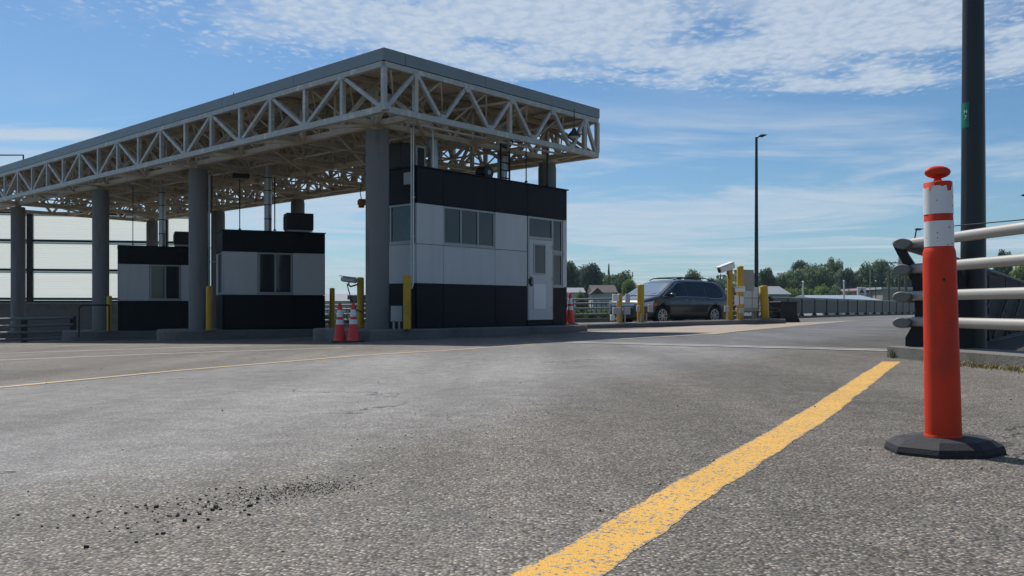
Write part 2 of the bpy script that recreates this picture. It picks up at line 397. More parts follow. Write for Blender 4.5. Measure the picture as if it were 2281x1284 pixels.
def leaf_mat(name, c0, c1):
    m, nt, b = nodes_of(name); N = nt.nodes.new; L = nt.links.new
    geo = N('ShaderNodeNewGeometry')
    n = N('ShaderNodeTexNoise'); n.inputs['Scale'].default_value = 0.45; n.inputs['Detail'].default_value = 5; L(geo.outputs['Position'], n.inputs['Vector'])
    oi = N('ShaderNodeObjectInfo')
    ad = N('ShaderNodeMath'); ad.operation = 'MULTIPLY_ADD'; L(oi.outputs['Random'], ad.inputs[0]); ad.inputs[1].default_value = 0.5
    sb = N('ShaderNodeMath'); sb.operation = 'SUBTRACT'; L(n.outputs['Fac'], sb.inputs[0]); sb.inputs[1].default_value = 0.25; L(sb.outputs[0], ad.inputs[2])
    mx = N('ShaderNodeMix'); mx.data_type = 'RGBA'; L(ad.outputs[0], mx.inputs[0]); mx.inputs[6].default_value = c0+(1,); mx.inputs[7].default_value = c1+(1,)
    L(mx.outputs[2], b.inputs['Base Color']); b.inputs['Roughness'].default_value = .6; b.inputs['Specular IOR Level'].default_value = .25
    tr = N('ShaderNodeBsdfTranslucent'); L(mx.outputs[2], tr.inputs['Color'])
    ms = N('ShaderNodeMixShader'); ms.inputs[0].default_value = .55; L(b.outputs[0], ms.inputs[1]); L(tr.outputs[0], ms.inputs[2])
    L(ms.outputs[0], nt.nodes['Material Output'].inputs[0])
    return m

def glass_mat(name, col=(0.018,0.024,0.03), rough=0.06):
    m = mat(name, col, rough, 0.15, 1.5, spec=0.6); return m

MAT = {
 'asphalt': asphalt_mat('asphalt', (0.035,0.034,0.032), (0.217,0.211,0.202), (0.50,0.49,0.47), size=112),
 'asphalt_far': asphalt_mat('asphalt_far', (0.05,0.05,0.052), (0.155,0.157,0.16), (0.36,0.36,0.36), size=105),
 'concrete': mat('concrete', (0.165,0.155,0.145), .85, .2, 2.5, bump=.35, bscale=55, dirt=(0.09,0.086,0.08), dscale=.9),
 'concrete_col': mat('concrete_col', (0.185,0.178,0.172), .85, .14, 1.6, bump=.4, bscale=90, dirt=(0.105,0.10,0.097), dscale=1.6, stretch=(1.8,1.8,.3)),
 'kerb': mat('kerb', (0.16,0.15,0.135), .9, .25, 4, bump=.8, bscale=35, dirt=(0.075,0.07,0.062), dscale=2.5),
 'tan_conc': mat('tan_conc', (0.33,0.27,0.22), .85, .15, 1.2, bump=.3, bscale=70, dirt=(0.2,0.165,0.14), dscale=.7),
 'pale_conc': mat('pale_conc', (0.44,0.42,0.39), .85, .16, 1.0, bump=.3, bscale=70, dirt=(0.17,0.165,0.16), dscale=.8),
 'steel': mat('steel', (0.42,0.41,0.385), .45, .2, 5, dirt=(0.60,0.57,0.52), dscale=4.5, dlo=.54, dhi=.62, spec=.5),
 'steel_in': mat('steel_in', (0.54,0.47,0.38), .6, .15, 3, dirt=(0.36,0.30,0.23), dscale=2.0),
 'deck': mat('deck', (0.62,0.52,0.42), .65, .15, 1.5, dirt=(0.42,0.34,0.26), dscale=1.0),
 'fascia': mat('fascia', (0.22,0.245,0.265), .42, .06, 1.0, spec=.45, dirt=(0.18,0.20,0.215), dscale=.6),
 'white_panel': mat('white_panel', (0.56,0.55,0.54), .5, .05, .9, dirt=(0.48,0.465,0.445), dscale=1.6, dlo=.5, dhi=.85, stretch=(2.2,2.2,.22)),
 'dark_panel': mat('dark_panel', (0.006,0.0085,0.013), .55, .2, .9, dirt=(0.009,0.012,0.014), dscale=1.6, spec=.2, stretch=(2,2,.25)),
 'core': mat('core', (0.03,0.03,0.03), .9, .1, 2),
 'alu': mat('alu', (0.34,0.345,0.345), .4, .08, 3, metal=.3),
 'door': mat('door', (0.52,0.53,0.53), .4, .05, 2),
 'glass': glass_mat('glass'),
 'glass_blind': glass_mat('glass_blind', (0.02,0.027,0.034), .12),
 'yellow': mat('yellow', (0.50,0.29,0.010), .45, .12, 4, dirt=(0.36,0.22,0.03), dscale=3, dlo=.58, dhi=.7),
 'orange': mat('orange', (0.66,0.045,0.014), .55, .1, 6, spec=.25, dirt=(0.36,0.045,0.028), dscale=7, dlo=.5, dhi=.72, stretch=(1,1,.35)),
 'cone_orange': mat('cone_orange', (0.72,0.05,0.035), .5, .08, 6),
 'white_band': mat('white_band', (0.72,0.72,0.72), .45, .06, 8, dirt=(0.45,0.42,0.4), dscale=12, dlo=.62, dhi=.75),
 'rubber': mat('rubber', (0.022,0.022,0.025), .75, .25, 25, bump=.25, bscale=150, dirt=(0.075,0.073,0.07), dscale=9),
 'galv': mat('galv', (0.37,0.35,0.32), .48, .1, 5, metal=.25, dirt=(0.33,0.31,0.28), dscale=2.2, spec=.5),
 'rail_dark': mat('rail_dark', (0.022,0.023,0.025), .6, .2, 4, dirt=(0.038,0.035,0.03), dscale=3, spec=.25),
 'fence_panel': mat('fence_panel', (0.045,0.050,0.057), .5, .15, 1.5, dirt=(0.06,0.062,0.065), dscale=1.5),
 'fence_rail': mat('fence_rail', (0.22,0.225,0.215), .5, .12, 3),
  'fence_dark': mat('fence_dark', (0.016,0.018,0.023), .7, .2, 1.5, spec=.15),
 'galv_shaded': mat('galv_shaded', (0.17,0.17,0.165), .55, .15, 4, dirt=(0.11,0.105,0.10), dscale=4),  # darker copy of the galvanised rail, shade put into the colour
 'verge_shade': mat('verge_shade', (0.035,0.032,0.028), .95, .4, 6, bump=.8, bscale=30),  # dark tone stands in for shade on the ground
 'pole': mat('pole', (0.016,0.017,0.019), .4, .15, 3, spec=.5),
 'green_tag': mat('green_tag', (0.01,0.16,0.10), .5, .05, 3),
 'white': mat('white', (0.72,0.72,0.71), .45, .05, 3),
 'box_grey': mat('box_grey', (0.42,0.43,0.44), .45, .08, 3),
 'black': mat('black', (0.016,0.016,0.018), .5, .2, 4),
 'duct': mat('duct', (0.40,0.41,0.42), .35, .12, 3, metal=.6),
 'stainless': mat('stainless', (0.50,0.48,0.44), .28, .08, 2, metal=.8),
 'rust': mat('rust', (0.28,0.12,0.05), .7, .2, 8),
 'lens': mat('lens', (0.6,0.6,0.55), .2, .05, 3),
 'grass': mat('grass', (0.075,0.10,0.03), .9, .35, .6),
 'dry_grass': mat('dry_grass', (0.30,0.24,0.09), .8, .3, 20),
 'green_grass': mat('green_grass', (0.09,0.13,0.03), .8, .3, 20),
 'stone_dark': mat('stone_dark', (0.034,0.032,0.03), .85, .7, 60, dirt=(0.10,0.095,0.09), dscale=45, dlo=.55, dhi=.6),
 'car': mat('car', (0.042,0.046,0.054), .32, .04, 2, metal=.55, coat=.8, spec=.5),
 'car_glass': glass_mat('car_glass', (0.012,0.014,0.016), .04),
 'windshield': mat('windshield', (0.19,0.235,0.26), .05, .1, 1.5, spec=.9, coat=1.0),  # pale base colour stands in for sky glare and the interior
 'chrome': mat('chrome', (0.62,0.62,0.62), .18, .04, 3, metal=1.0),
 'tyre': mat('tyre', (0.018,0.018,0.018), .8, .15, 10),
 'rim': mat('rim', (0.55,0.55,0.56), .28, .05, 3, metal=.7),
 'lamp_lens': mat('lamp_lens', (0.55,0.56,0.58), .12, .05, 3, spec=.8),
 'lamp_red': mat('lamp_red', (0.30,0.02,0.02), .2, .05, 3, spec=.7),
 'lamp_amber': mat('lamp_amber', (0.45,0.12,0.03), .25, .05, 3, spec=.7),
 'bark': mat('bark', (0.09,0.07,0.05), .9, .25, 3),
 'wood': mat('wood', (0.13,0.10,0.075), .9, .2, 3),
 'leaf_dark': leaf_mat('leaf_dark', (0.075,0.115,0.085), (0.14,0.19,0.125)),  # blue-green lean puts distance haze into the leaf colour
 'leaf_mid': leaf_mat('leaf_mid', (0.090,0.145,0.080), (0.175,0.235,0.12)),
 'leaf_light': leaf_mat('leaf_light', (0.12,0.185,0.06), (0.23,0.30,0.10)),
 'house_white': mat('house_white', (0.45,0.46,0.48), .8, .06, 1),
 'house_tan': mat('house_tan', (0.34,0.31,0.27), .8, .06, 1),
 'roof_brown': mat('roof_brown', (0.075,0.058,0.058), .85, .2, 1),
 'roof_grey': mat('roof_grey', (0.20,0.215,0.24), .7, .1, .6),
 'roof_blue': mat('roof_blue', (0.24,0.29,0.36), .6, .08, .5),
 'sign_red': mat('sign_red', (0.26,0.015,0.025), .5, .05, 2),
 'sign_blue': mat('sign_blue', (0.02,0.02,0.08), .5, .05, 2),
 'yellow_paint': paint_mat('yellow_paint', (0.66,0.36,0.05), .55),
 'pale_paint': paint_mat('pale_paint', (0.58,0.55,0.49), .5),
 'pale_yellow': paint_mat('pale_yellow', (0.52,0.38,0.17), .45),
}
# translucent ribbed sheet
def pane_mat():
    m, nt, b = nodes_of('translucent_sheet'); N = nt.nodes.new; L = nt.links.new
    b.inputs['Base Color'].default_value = (.62,.66,.64,1); b.inputs['Roughness'].default_value = .35
    geo = N('ShaderNodeNewGeometry'); sep = N('ShaderNodeSeparateXYZ'); L(geo.outputs['Position'], sep.inputs[0])
    n = N('ShaderNodeTexNoise'); n.inputs['Scale'].default_value = 1.0; n.inputs['Detail'].default_value = 4
    mp = N('ShaderNodeMapping'); mp.inputs['Scale'].default_value = (.05,.05,4); L(geo.outputs['Position'], mp.inputs[0]); L(mp.outputs[0], n.inputs['Vector'])
    mx = N('ShaderNodeMix'); mx.data_type = 'RGBA'; L(n.outputs['Fac'], mx.inputs[0]); mx.inputs[6].default_value = (.62,.655,.63,1); mx.inputs[7].default_value = (.74,.76,.735,1)
    tr = N('ShaderNodeBsdfTranslucent'); L(mx.outputs[2], tr.inputs['Color'])
    ms = N('ShaderNodeMixShader'); ms.inputs[0].default_value = .85; L(b.outputs[0], ms.inputs[1]); L(tr.outputs[0], ms.inputs[2])
    L(ms.outputs[0], nt.nodes['Material Output'].inputs[0])
    return m
MAT['sheet'] = pane_mat()

# ------------------------------------------------------------------ ground, road, markings
FE0 = Vector((13.4, 44.3)); FED = Vector((0.574, 0.819))           # far panel fence: start and direction
def keep(x, y):
    if y > 96: return False
    if x < 13.0 and y > 46.5: return False
    n = Vector((-FED.y, FED.x))                                     # left side of the far fence
    if (Vector((x, y)) - FE0).dot(n) > 1.2 and y > 44: return False
    if x > 4.6 + 0.574/0.819*(y-9.0) + 6 and y > 9: return False
    if x > 16 and y <= 9: return False
    return True
mb = MB(); idx = {}
def rv(i, j):
    if (i, j) not in idx: idx[(i, j)] = len(mb.v); mb.v.append((i, j, g(i, j)))
    return idx[(i, j)]
edge_cnt = {}
for i in range(-46, 74):
    for j in range(-10, 97):
        if keep(i+.5, j+.5):
            q = (rv(i,j), rv(i+1,j), rv(i+1,j+1), rv(i,j+1)); mb.f.append(q); mb.sm.append(False)
            for a in range(4):
                e = (q[a], q[(a+1)%4]); k = tuple(sorted(e)); edge_cnt.setdefault(k, []).append(e)
for k, es in list(edge_cnt.items()):
    if len(es) == 1:
        a, c = es[0]; va, vc = mb.v[a], mb.v[c]; o = len(mb.v)
        mb.v += [(va[0], va[1], va[2]-1.2), (vc[0], vc[1], vc[2]-1.2)]; mb.f.append((a, o, o+1, c)); mb.sm.append(False)
mb.build('road', MAT['asphalt'], kind='structure')
mb = MB(); ring = []
for r_ in (0.5, 40, 90, 180, 350, 700, 1300):
    ring.append([(r_*math.cos(2*math.pi*a/48), 20 + r_*math.sin(2*math.pi*a/48), -2.4 - (0.5 if r_ < 60 else 0) + random.uniform(-.2,.2)*(1 if 60<r_<400 else 0)) for a in range(48)])
mb.add([p for q in ring for p in q], [(i*48+a, i*48+(a+1)%48, (i+1)*48+(a+1)%48, (i+1)*48+a) for i in range(len(ring)-1) for a in range(48)] + [tuple(range(48))], True)
mb.build('ground', MAT['grass'], kind='structure')

def qsheet(name, corners, dz, m, nu=30, nv=6, kind='structure', jitter=0.0):
    p00, p10, p11, p01 = [Vector((p[0], p[1], 0)) for p in corners]
    mb = MB(); vs = []
    for i in range(nu+1):
        for j in range(nv+1):
            a = i/nu; c = j/nv
            p = (p00*(1-a)+p10*a)*(1-c) + (p01*(1-a)+p11*a)*c
            if jitter and (j == 0 or j == nv):
                p = p + Vector((random.uniform(-1,1), random.uniform(-1,1), 0))*jitter
            vs.append((p.x, p.y, g(p.x, p.y)+dz))
    mb.add(vs, [(i*(nv+1)+j, (i+1)*(nv+1)+j, (i+1)*(nv+1)+j+1, i*(nv+1)+j+1) for i in range(nu) for j in range(nv)])
    return mb.build(name, m, kind=kind)
def stripe(name, pts, width, dz, m, jitter=0.006, step=0.12):
    "painted line along ground points"
    P = [Vector((p[0], p[1], 0)) for p in pts]; dense = []
    for a, b in zip(P[:-1], P[1:]):
        k = max(1, int((b-a).length/step))
        dense += [a.lerp(b, i/k) for i in range(k)]
    dense.append(P[-1]); mb = MB(); vs = []
    wob = [0, 0]
    for i, p in enumerate(dense):
        t = (dense[min(i+1, len(dense)-1)] - dense[max(i-1, 0)]).normalized(); n = Vector((-t.y, t.x, 0))
        for s_ in (0, 1):
            wob[s_] = wob[s_]*.85 + random.uniform(-1,1)*jitter
            q = p + n*((width/2 + wob[s_])*(1 if s_ == 0 else -1)); vs.append((q.x, q.y, g(q.x, q.y)+dz))
    mb.add(vs, [(2*i, 2*i+2, 2*i+3, 2*i+1) for i in range(len(dense)-1)])
    o = mb.build(name, m, kind='structure'); uv = o.data.uv_layers.new(name='across')
    for lp_ in o.data.loops: uv.data[lp_.index].uv = (lp_.vertex_index % 2, 0.0)
    return o

# darker road surface beyond the joint, pale concrete by the islands, tan gutter by the small island
J0 = gp(1290, 765); J1 = gp(1962, 783)
jd = (J1-J0).normalized()
A0 = J0 - jd*0.2; A1 = J1 + jd*0.25
qsheet('road_far_surface', [A0, A1, (30.5, 60), (17.5, 47.5)], 0.004, MAT['asphalt_far'], 60, 30)
qsheet('joint_strip', [J0-jd*.4, J1+jd*.2, J1+jd*.2+Vector((.09,.16,0)), J0-jd*.4+Vector((.09,.16,0))], 0.008, MAT['pale_conc'], 40, 2, jitter=.006)
qsheet('joint_strip', [J0-jd*.4+Vector((.17,.3,0)), J1+jd*.2+Vector((.17,.3,0)), J1+jd*.2+Vector((.23,.41,0)), J0-jd*.4+Vector((.23,.41,0))], 0.008, MAT['pale_conc'], 40, 2, jitter=.006)
T = [gp(1330, 746), gp(1600, 744), gp(1850, 716), gp(1690, 722)]
qsheet('gutter', [gp(1300, 741), gp(1585, 745.5), gp(1900, 715.5), gp(1600, 724)], 0.010, MAT['tan_conc'], 30, 12)
stripe('yellow_edge_line', [gp(1380, 757), gp(1588, 746), gp(1800, 720), gp(1960, 712)], .13, .014, MAT['pale_yellow'])
near = [gp(1212, 1300), gp(1542, 1090), gp(1795, 938), gp(1985, 806)]
nd = (near[1]-near[0]).normalized(); near = [near[0]-nd*1.5] + near
stripe('yellow_line', near, .165, .0012, MAT['yellow_paint'], .004, .03)
stripe('yellow_lane_line', [gp(-300, 893), gp(0, 864), gp(400, 826), gp(800, 793), gp(1000, 781), gp(1195, 767)], .12, .004, MAT['pale_yellow'], .004)
stripe('pale_lane_line', [gp(-200, 811), gp(0, 803), gp(350, 789), gp(760, 775)], .14, .004, MAT['pale_paint'], .004)
stripe('pale_lane_line', [gp(-200, 793), gp(0, 788), gp(330, 777), gp(560, 771)], .16, .004, MAT['pale_paint'], .004)
stripe('pale_lane_line', [gp(-200, 776), gp(0, 773.5), gp(260, 768), gp(420, 765.5)], .12, .004, MAT['pale_paint'], .004)

# ------------------------------------------------------------------ islands
def island(name, outline, top, m, cap=None):
    "kerbed island; top(x,y); a sunken paved top inside the kerb"
    mb = MB(); n = len(outline)
    c = Vector((sum(p[0] for p in outline)/n, sum(p[1] for p in outline)/n))
    ins = []
    for i, p in enumerate(outline):
        a = Vector(outline[i-1]); b = Vector(outline[(i+1)%n]); t = (b-a).normalized(); nn = Vector((-t.y, t.x))
        ins.append(Vector(p) + nn*.03)
    vs = [(p[0], p[1], g(p[0], p[1])-.25) for p in outline] + [(p[0], p[1], top(p[0], p[1])-.03) for p in outline] + [(q.x, q.y, top(q.x, q.y)) for q in ins]
    fs = []
    for i in range(n):
        j = (i+1)%n; fs += [(i, j, n+j, n+i), (n+i, n+j, 2*n+j, 2*n+i)]
    fs.append(tuple(range(2*n, 3*n)))
    mb.add(vs, fs)
    return mb.build(name, m, kind='structure')
def loc_out(P0, ux, vy, pts):
    return [(P0[0] + ux.x*a + vy.x*b, P0[1] + ux.y*a + vy.y*b) for a, b in pts]
def round_rect(x0, x1, y0, y1, r, k=5, rr=None):
    pts = []
    for (cx, cy, a0, q) in ((x1-(rr or r), y0+(rr or r), -90, rr or r), (x1-(rr or r), y1-(rr or r), 0, rr or r), (x0+r, y1-r, 90, r), (x0+r, y0+r, 180, r)):
        for i in range(k+1):
            a = R(a0 + 90*i/k); pts.append((cx + q*math.cos(a), cy + q*math.sin(a)))
    return pts
B1 = Vector((-2.21, 19.9, 0)); Z1 = 0.06
B2 = Vector((-8.40, 25.3, 0)); Z2 = -0.105
B3 = Vector((-13.44, 29.7, 0)); Z3 = -0.25
island('traffic_island', loc_out(B1, U, V, round_rect(-1.55, 6.25, -.38, 2.2, .6, rr=.35)), lambda x, y: Z1, MAT['concrete'])
U2 = Vector((math.cos(R(25)), math.sin(R(25)), 0)); V2 = Vector((-U2.y, U2.x, 0))
island('traffic_island', loc_out(B2, U2, V2, round_rect(-1.75, 6.0, -.45, 2.0, .6, rr=.35)), lambda x, y: Z2, MAT['concrete'])
island('traffic_island', loc_out(B3, U2, V2, round_rect(-1.75, 6.0, -.45, 2.0, .6, rr=.35)), lambda x, y: Z3, MAT['concrete'])
C4 = at(41, 740, 34.6)
island('traffic_island', loc_out(Vector((C4.x, C4.y, 0)), U2, V2, round_rect(-1.2, 5.0, -.6, 1.6, .5)), lambda x, y: -.45, MAT['concrete'])
IS0 = Vector((2.43, 27.6, 0)); ISD = Vector((.913, .407, 0)); ISN = Vector((-.407, .913, 0))
ISH = lambda x, y: g(x, y) + .15 + .02*sstep(3, 6, x)
island('small_island', loc_out(IS0, ISD, ISN, [(-.9, .35), (.3, .05), (1.6, 0), (3.2, 0), (5, 0), (6.5, 0), (8.0, 0), (8.05, .6), (8.0, 1.3), (6, 1.3), (3, 1.3), (1, 1.25), (-.3, .9)]), ISH, MAT['concrete'])
def isl(m_, off=.6): 
    p = IS0 + ISD*m_ + ISN*off; return Vector((p.x, p.y, ISH(p.x, p.y)))

# ------------------------------------------------------------------ canopy
CA = math.atan2(.743, .669)
canopy = thing('toll_canopy', 'long flat steel truss roof on round concrete columns over the toll lanes', 'canopy', (-2.67, 18.1, 0), CA)
W, LV = 7.45, 26.6; ZT, ZB = 5.62, 4.69
S, SI = MAT['steel'], MAT['steel_in']
def truss_v(x, w, m, nm):
    bar('chord', (x, 0 if nm else .12, ZT), (x, LV, ZT), w*1.2, w*1.2, m, canopy)
    bar('chord', (x, -.0, ZB), (x, LV, ZB), w*1.35, w*1.35, m, canopy)
    for i in range(0, 20):
        bar('truss_vertical', (x, i*1.4, ZB+w*.6), (x, i*1.4, ZT-w*.5), w, w, m, canopy)
    for i in range(19):
        y0, y1 = i*1.4, (i+1)*1.4
        if i % 2 == 0: a, b = (x, y0+.08, ZB+.05), (x, y1-.06, ZT-.05)
        else: a, b = (x, y0+.06, ZT-.05), (x, y1-.08, ZB+.05)
        bar('truss_diagonal', a, b, w*.85, w*.85, m, canopy)
truss_v(0, .098, S, True)
truss_v(W, .105, SI, True)
for x in (.87, 3.9, 6.87): truss_v(x, .095, SI, False)
def truss_u(y, w, m, outer):
    bar('chord', (0, y, ZT-.002), (W, y, ZT-.002), w*1.15, w*1.15, m, canopy)
    bar('chord', (0, y, ZB-.002), (W, y, ZB-.002), w*1.3, w*1.3, m, canopy)
    bots = [.02, 1.65, 3.2, 4.75, 6.3, W-.03]; tops = [.87, 2.42, 3.97, 5.52, 6.9]
    for k in range(5):
        bar('truss_diagonal', (bots[k]+.05, y, ZB+.05), (tops[k]-.04, y, ZT-.05), w*.85, w*.85, m, canopy)
        bar('truss_diagonal', (tops[k]+.04, y, ZT-.05), (bots[k+1]-.05, y, ZB+.05), w*.85, w*.85, m, canopy)
    for x in ((.87, 6.9, W) if outer else (.87, 3.9, 6.87)):
        bar('truss_vertical', (x, y+.003, ZB+.06), (x, y+.003, ZT-.05), w, w, m, canopy)
truss_u(0, .098, S, True)
truss_u(LV, .105, SI, True)
for y in (1.28, 4.2, 7.0, 9.4, 12.6, 16.0, 19.6, 23.6): truss_u(y, .09, SI, False)
for k in range(20):
    zz_ = ZB if k % 2 == 0 else ZT-.06
    MB().plate([(-.13,-.05),(.13,-.05),(.07,.12 if k % 2 == 0 else .05),(-.07,.12 if k % 2 == 0 else .05)], (0,1,0), (0,0,1), (0,k*1.4,zz_+.02), .125).build('gusset_plate', S, canopy)
for k, x in enumerate((1.65, 3.2, 4.75, 6.3)):
    MB().plate([(-.13,-.05),(.13,-.05),(.07,.12),(-.07,.12)], (1,0,0), (0,0,1), (x,0,ZB+.02), .125).build('gusset_plate', S, canopy)
for x in (.87, 2.42, 3.97, 5.52, 6.9):
    MB().plate([(-.12,.05),(.12,.05),(.06,-.10),(-.06,-.10)], (1,0,0), (0,0,1), (x,0,ZT-.05), .125).build('gusset_plate', S, canopy)
# level bracing in the lower chord plane
ys = [0, 1.4, 2.8, 4.2, 5.6, 7, 8.4, 9.8, 11.2, 12.6, 14, 15.4, 16.8, 18.2, 19.6, 21, 22.4, 23.8, 25.2, 26.6]
for i in range(19):
    a, b = (0, .87) if i % 2 == 0 else (.87, 0)
    bar('brace', (a, ys[i], ZB-.01), (b, ys[i+1], ZB-.01), .07, .07, SI, canopy)
    a, b = (6.87, W) if i % 2 == 0 else (W, 6.87)
    bar('brace', (a, ys[i], ZB-.01), (b, ys[i+1], ZB-.01), .07, .07, SI, canopy)
for i in range(0, 18, 2):
    for a, b in ((.87, 3.9), (3.9, 6.87)):
        bar('brace', (a, ys[i], ZB-.015), (b, ys[i+2], ZB-.015), .06, .06, SI, canopy)
        bar('brace', (b, ys[i], ZT-.1), (a, ys[i+2], ZB+.1), .055, .055, SI, canopy)
        bar('brace', (a, ys[i], ZT-.1), (b, ys[i+2], ZB+.1), .055, .055, SI, canopy)
for y in (2.8, 5.6, 8.4, 11.2, 14, 16.8, 18.2, 21, 22.4, 25.2):
    bar('purlin', (.1, y, ZT+.02), (W-.1, y, ZT+.02), .07, .12, SI, canopy)
for x in (1.9, 2.9, 4.9, 5.9):
    bar('purlin', (x, .1, ZT+.035), (x, LV-.1, ZT+.035), .06, .05, SI, canopy)
# fine space-frame web inside, too dense to pick apart
wb = MB()
for j in range(18):
    for i in range(5):
        bx_, by_ = .95+1.46*i, .75+1.4*j
        for tx_, ty_ in ((-.73,-.7),(.73,-.7),(-.73,.7),(.73,.7)):
            wb.beam((bx_, by_, ZB+.03), (clamp(bx_+tx_, .1, W-.1), by_+ty_, ZT-.04), .038, .038)
        if i < 4: wb.beam((bx_, by_, ZB+.03), (bx_+1.46, by_, ZB+.03), .045, .045)
        if j < 17: wb.beam((bx_, by_, ZB+.033), (bx_, by_+1.4, ZB+.033), .045, .045)
wb.build('space_frame_web', SI, canopy, kind='stuff')
# corrugated deck, ribs running across the short way
mb = MB(); vs = []; fs = []; pitch = .16; nr = int((LV-.1)/pitch)
prof = []
for i in range(nr):
    y = .05 + i*pitch
    prof += [(y, 0), (y+.06, 0), (y+.085, .045), (y+.135, .045)]
prof.append((.05+nr*pitch, 0))
for y, z in prof:
    vs += [(.04, y, ZT+.075+z), (W-.04, y, ZT+.075+z)]
fs = [(2*i, 2*i+2, 2*i+3, 2*i+1) for i in range(len(prof)-1)]
mb.add(vs, fs); mb.build('roof_deck', MAT['deck'], canopy)
mb = MB().box(.03, W-.03, .03, LV-.03, ZT+.13, ZT+.29); mb.build('roof_slab', MAT['fascia'], canopy)
FZ0, FZ1 = ZT+.075, ZT+.335
def fascia_run(cuts, axis, sgn, off):
    for a, b in zip(cuts[:-1], cuts[1:]):
        mb = MB(); e = .004
        if axis == 'y':
            mb.cbox(off, off+sgn*.05, a+e, b-e, FZ0, FZ1, .004)
        else:
            mb.cbox(a+e, b-e, off, off+sgn*.05, FZ0, FZ1, .004)
        mb.build('fascia_panel', MAT['fascia'], canopy)
fascia_run([-.055, .55, 3.0, 5.45, W+.055], 'x', -1, -.004)
fascia_run([-.055, 3.2, 6.4, 9.6, 12.8, 16.0, 19.2, 22.4, LV+.055], 'y', -1, -.004)
fascia_run([-.055, 3.0, 5.45, W+.055], 'x', 1, LV+.004)
fascia_run([-.055, 6.4, 12.8, 19.2, LV+.055], 'y', 1, W+.004)
# columns: front and back row
CI = canopy.matrix_basis.copy()
def c_local(p):
    d = Vector((p[0]+2.67, p[1]-18.1, 0)); return (d.dot(U), d.dot(V))
cols = []
for px, d, zb in ((840, 19.6, Z1), (441, 25.0, Z2), (222, 29.4, Z3), (41, 34.6, -.45)):
    q = c_local(((px-CX)/F*d, d)); cols.append((q, zb))
for row, k in [(0, k) for k in range(4)] + [(1, k) for k in range(5)]:
    if True:
        x = .87 if row == 0 else 6.87
        zb = cols[k][1] if row == 0 else 0
        y = cols[k][0][1] if row == 0 else (1.28, 7.3, 13.25, 18.9, 24.8)[k]
        mb = MB(); r = .265 if row == 0 else .25
        wp = Vector((-2.67, 18.1, 0)) + U*x + V*y
        z0 = zb - .02 if row == 0 else g(wp.x, wp.y) - .1
        mb.lathe([(r, z0), (r, 4.40), (r-.012, 4.44), (r-.012, 4.52)], 32, x, y)
        o = mb.build('column', MAT['concrete_col'], canopy)
        mb = MB().box(x-.17, x+.17, y-.17, y+.17, 4.521, 4.545); mb.box(x-.09, x+.09, y-.09, y+.09, 4.546, ZB-.06)
        mb.build('bearing_post', SI, canopy)
# railing bit on the roof at the far left
mb = MB(); a = at(-60, 346, 33.5); b = at(52, 346, 33.0); c = at(52, 366, 33.0)
inv = Matrix.Rotation(-CA, 4, 'Z') @ Matrix.Translation((2.67, -18.1, 0))
mb.tube([inv@a, inv@b, inv@Vector((b.x, b.y, 5.9))], .03, 8); mb.build('roof_handrail', MAT['rail_dark'], canopy)

# pendant lamps under the roof
def pendant(px, py, d, drop, label):
    p = at(px, py, d)
    t = thing('pendant_light', label, 'light', p, 0, 'bell lamps under the canopy')
    MB().lathe([(.165,-.10),(.17,-.085),(.15,-.03),(.10,.03),(.06,.07),(.05,.12),(.0,.13)], 20, cap=False).build('shade', MAT['black'], t)
    MB().lathe([(0.001,-.13),(.08,-.12),(.14,-.09)], 20, cap=False).build('lens', MAT['lens'], t)
    MB().tube([(0,0,.12),(0,0,drop)], .012, 6).build('stem', MAT['black'], t)
pendant(861, 203, 18.9, .62, 'black bell lamp with pale lens hanging inside the near corner of the roof')
pendant(1279, 297, 22.6, .62, 'small black bell lamp hanging at the right end of the roof')
pendant(520, 248, 23.2, .5, 'dark bell lamp behind the long front truss left of the near column')

# ------------------------------------------------------------------ booths
def window(t, org, ax, w, z0, z1, n, depth_dir, nm='window', gm='glass', fr=.045, sash=None):
    "framed window in the wall plane: org + ax*a, z ; depth_dir points outwards"
    org = Vector(org); ax = Vector(ax); dn = Vector(depth_dir)
    Z = Vector((0,0,1))
    def slab(mb, a0, a1, b0, b1, d0, d1):
        vs = [org + ax*a + Z*b + dn*d for d in (d0, d1) for a, b in ((a0,b0),(a1,b0),(a1,b1),(a0,b1))]
        mb.add(vs, [(0,1,2,3),(4,5,6,7),(0,1,5,4),(1,2,6,5),(2,3,7,6),(3,0,4,7)])
    mb = MB(); D0, D1 = -.02, .022
    slab(mb, 0, w, z0, z0+fr, D0, D1); slab(mb, 0, w, z1-fr, z1, D0, D1)
    cut = [fr/2] + [w*k/n for k in range(1, n)] + [w-fr/2]
    for c in cut: slab(mb, c-fr/2, c+fr/2, z0+fr+.001, z1-fr-.001, D0, D1-.002)
    f = mb.build(nm, MAT['alu'], t)
    for a, b in zip(cut[:-1], cut[1:]):
        mb = MB(); slab(mb, a+fr/2-.005, b-fr/2+.005, z0+fr-.005, z1-fr+.005, -.012, -.002); mb.build('pane', MAT[gm], f)
    mb = MB(); slab(mb, -.03, w+.03, z0-.035, z0-.002, -.01, .05); mb.build('sill', MAT['alu'], f)
    return f
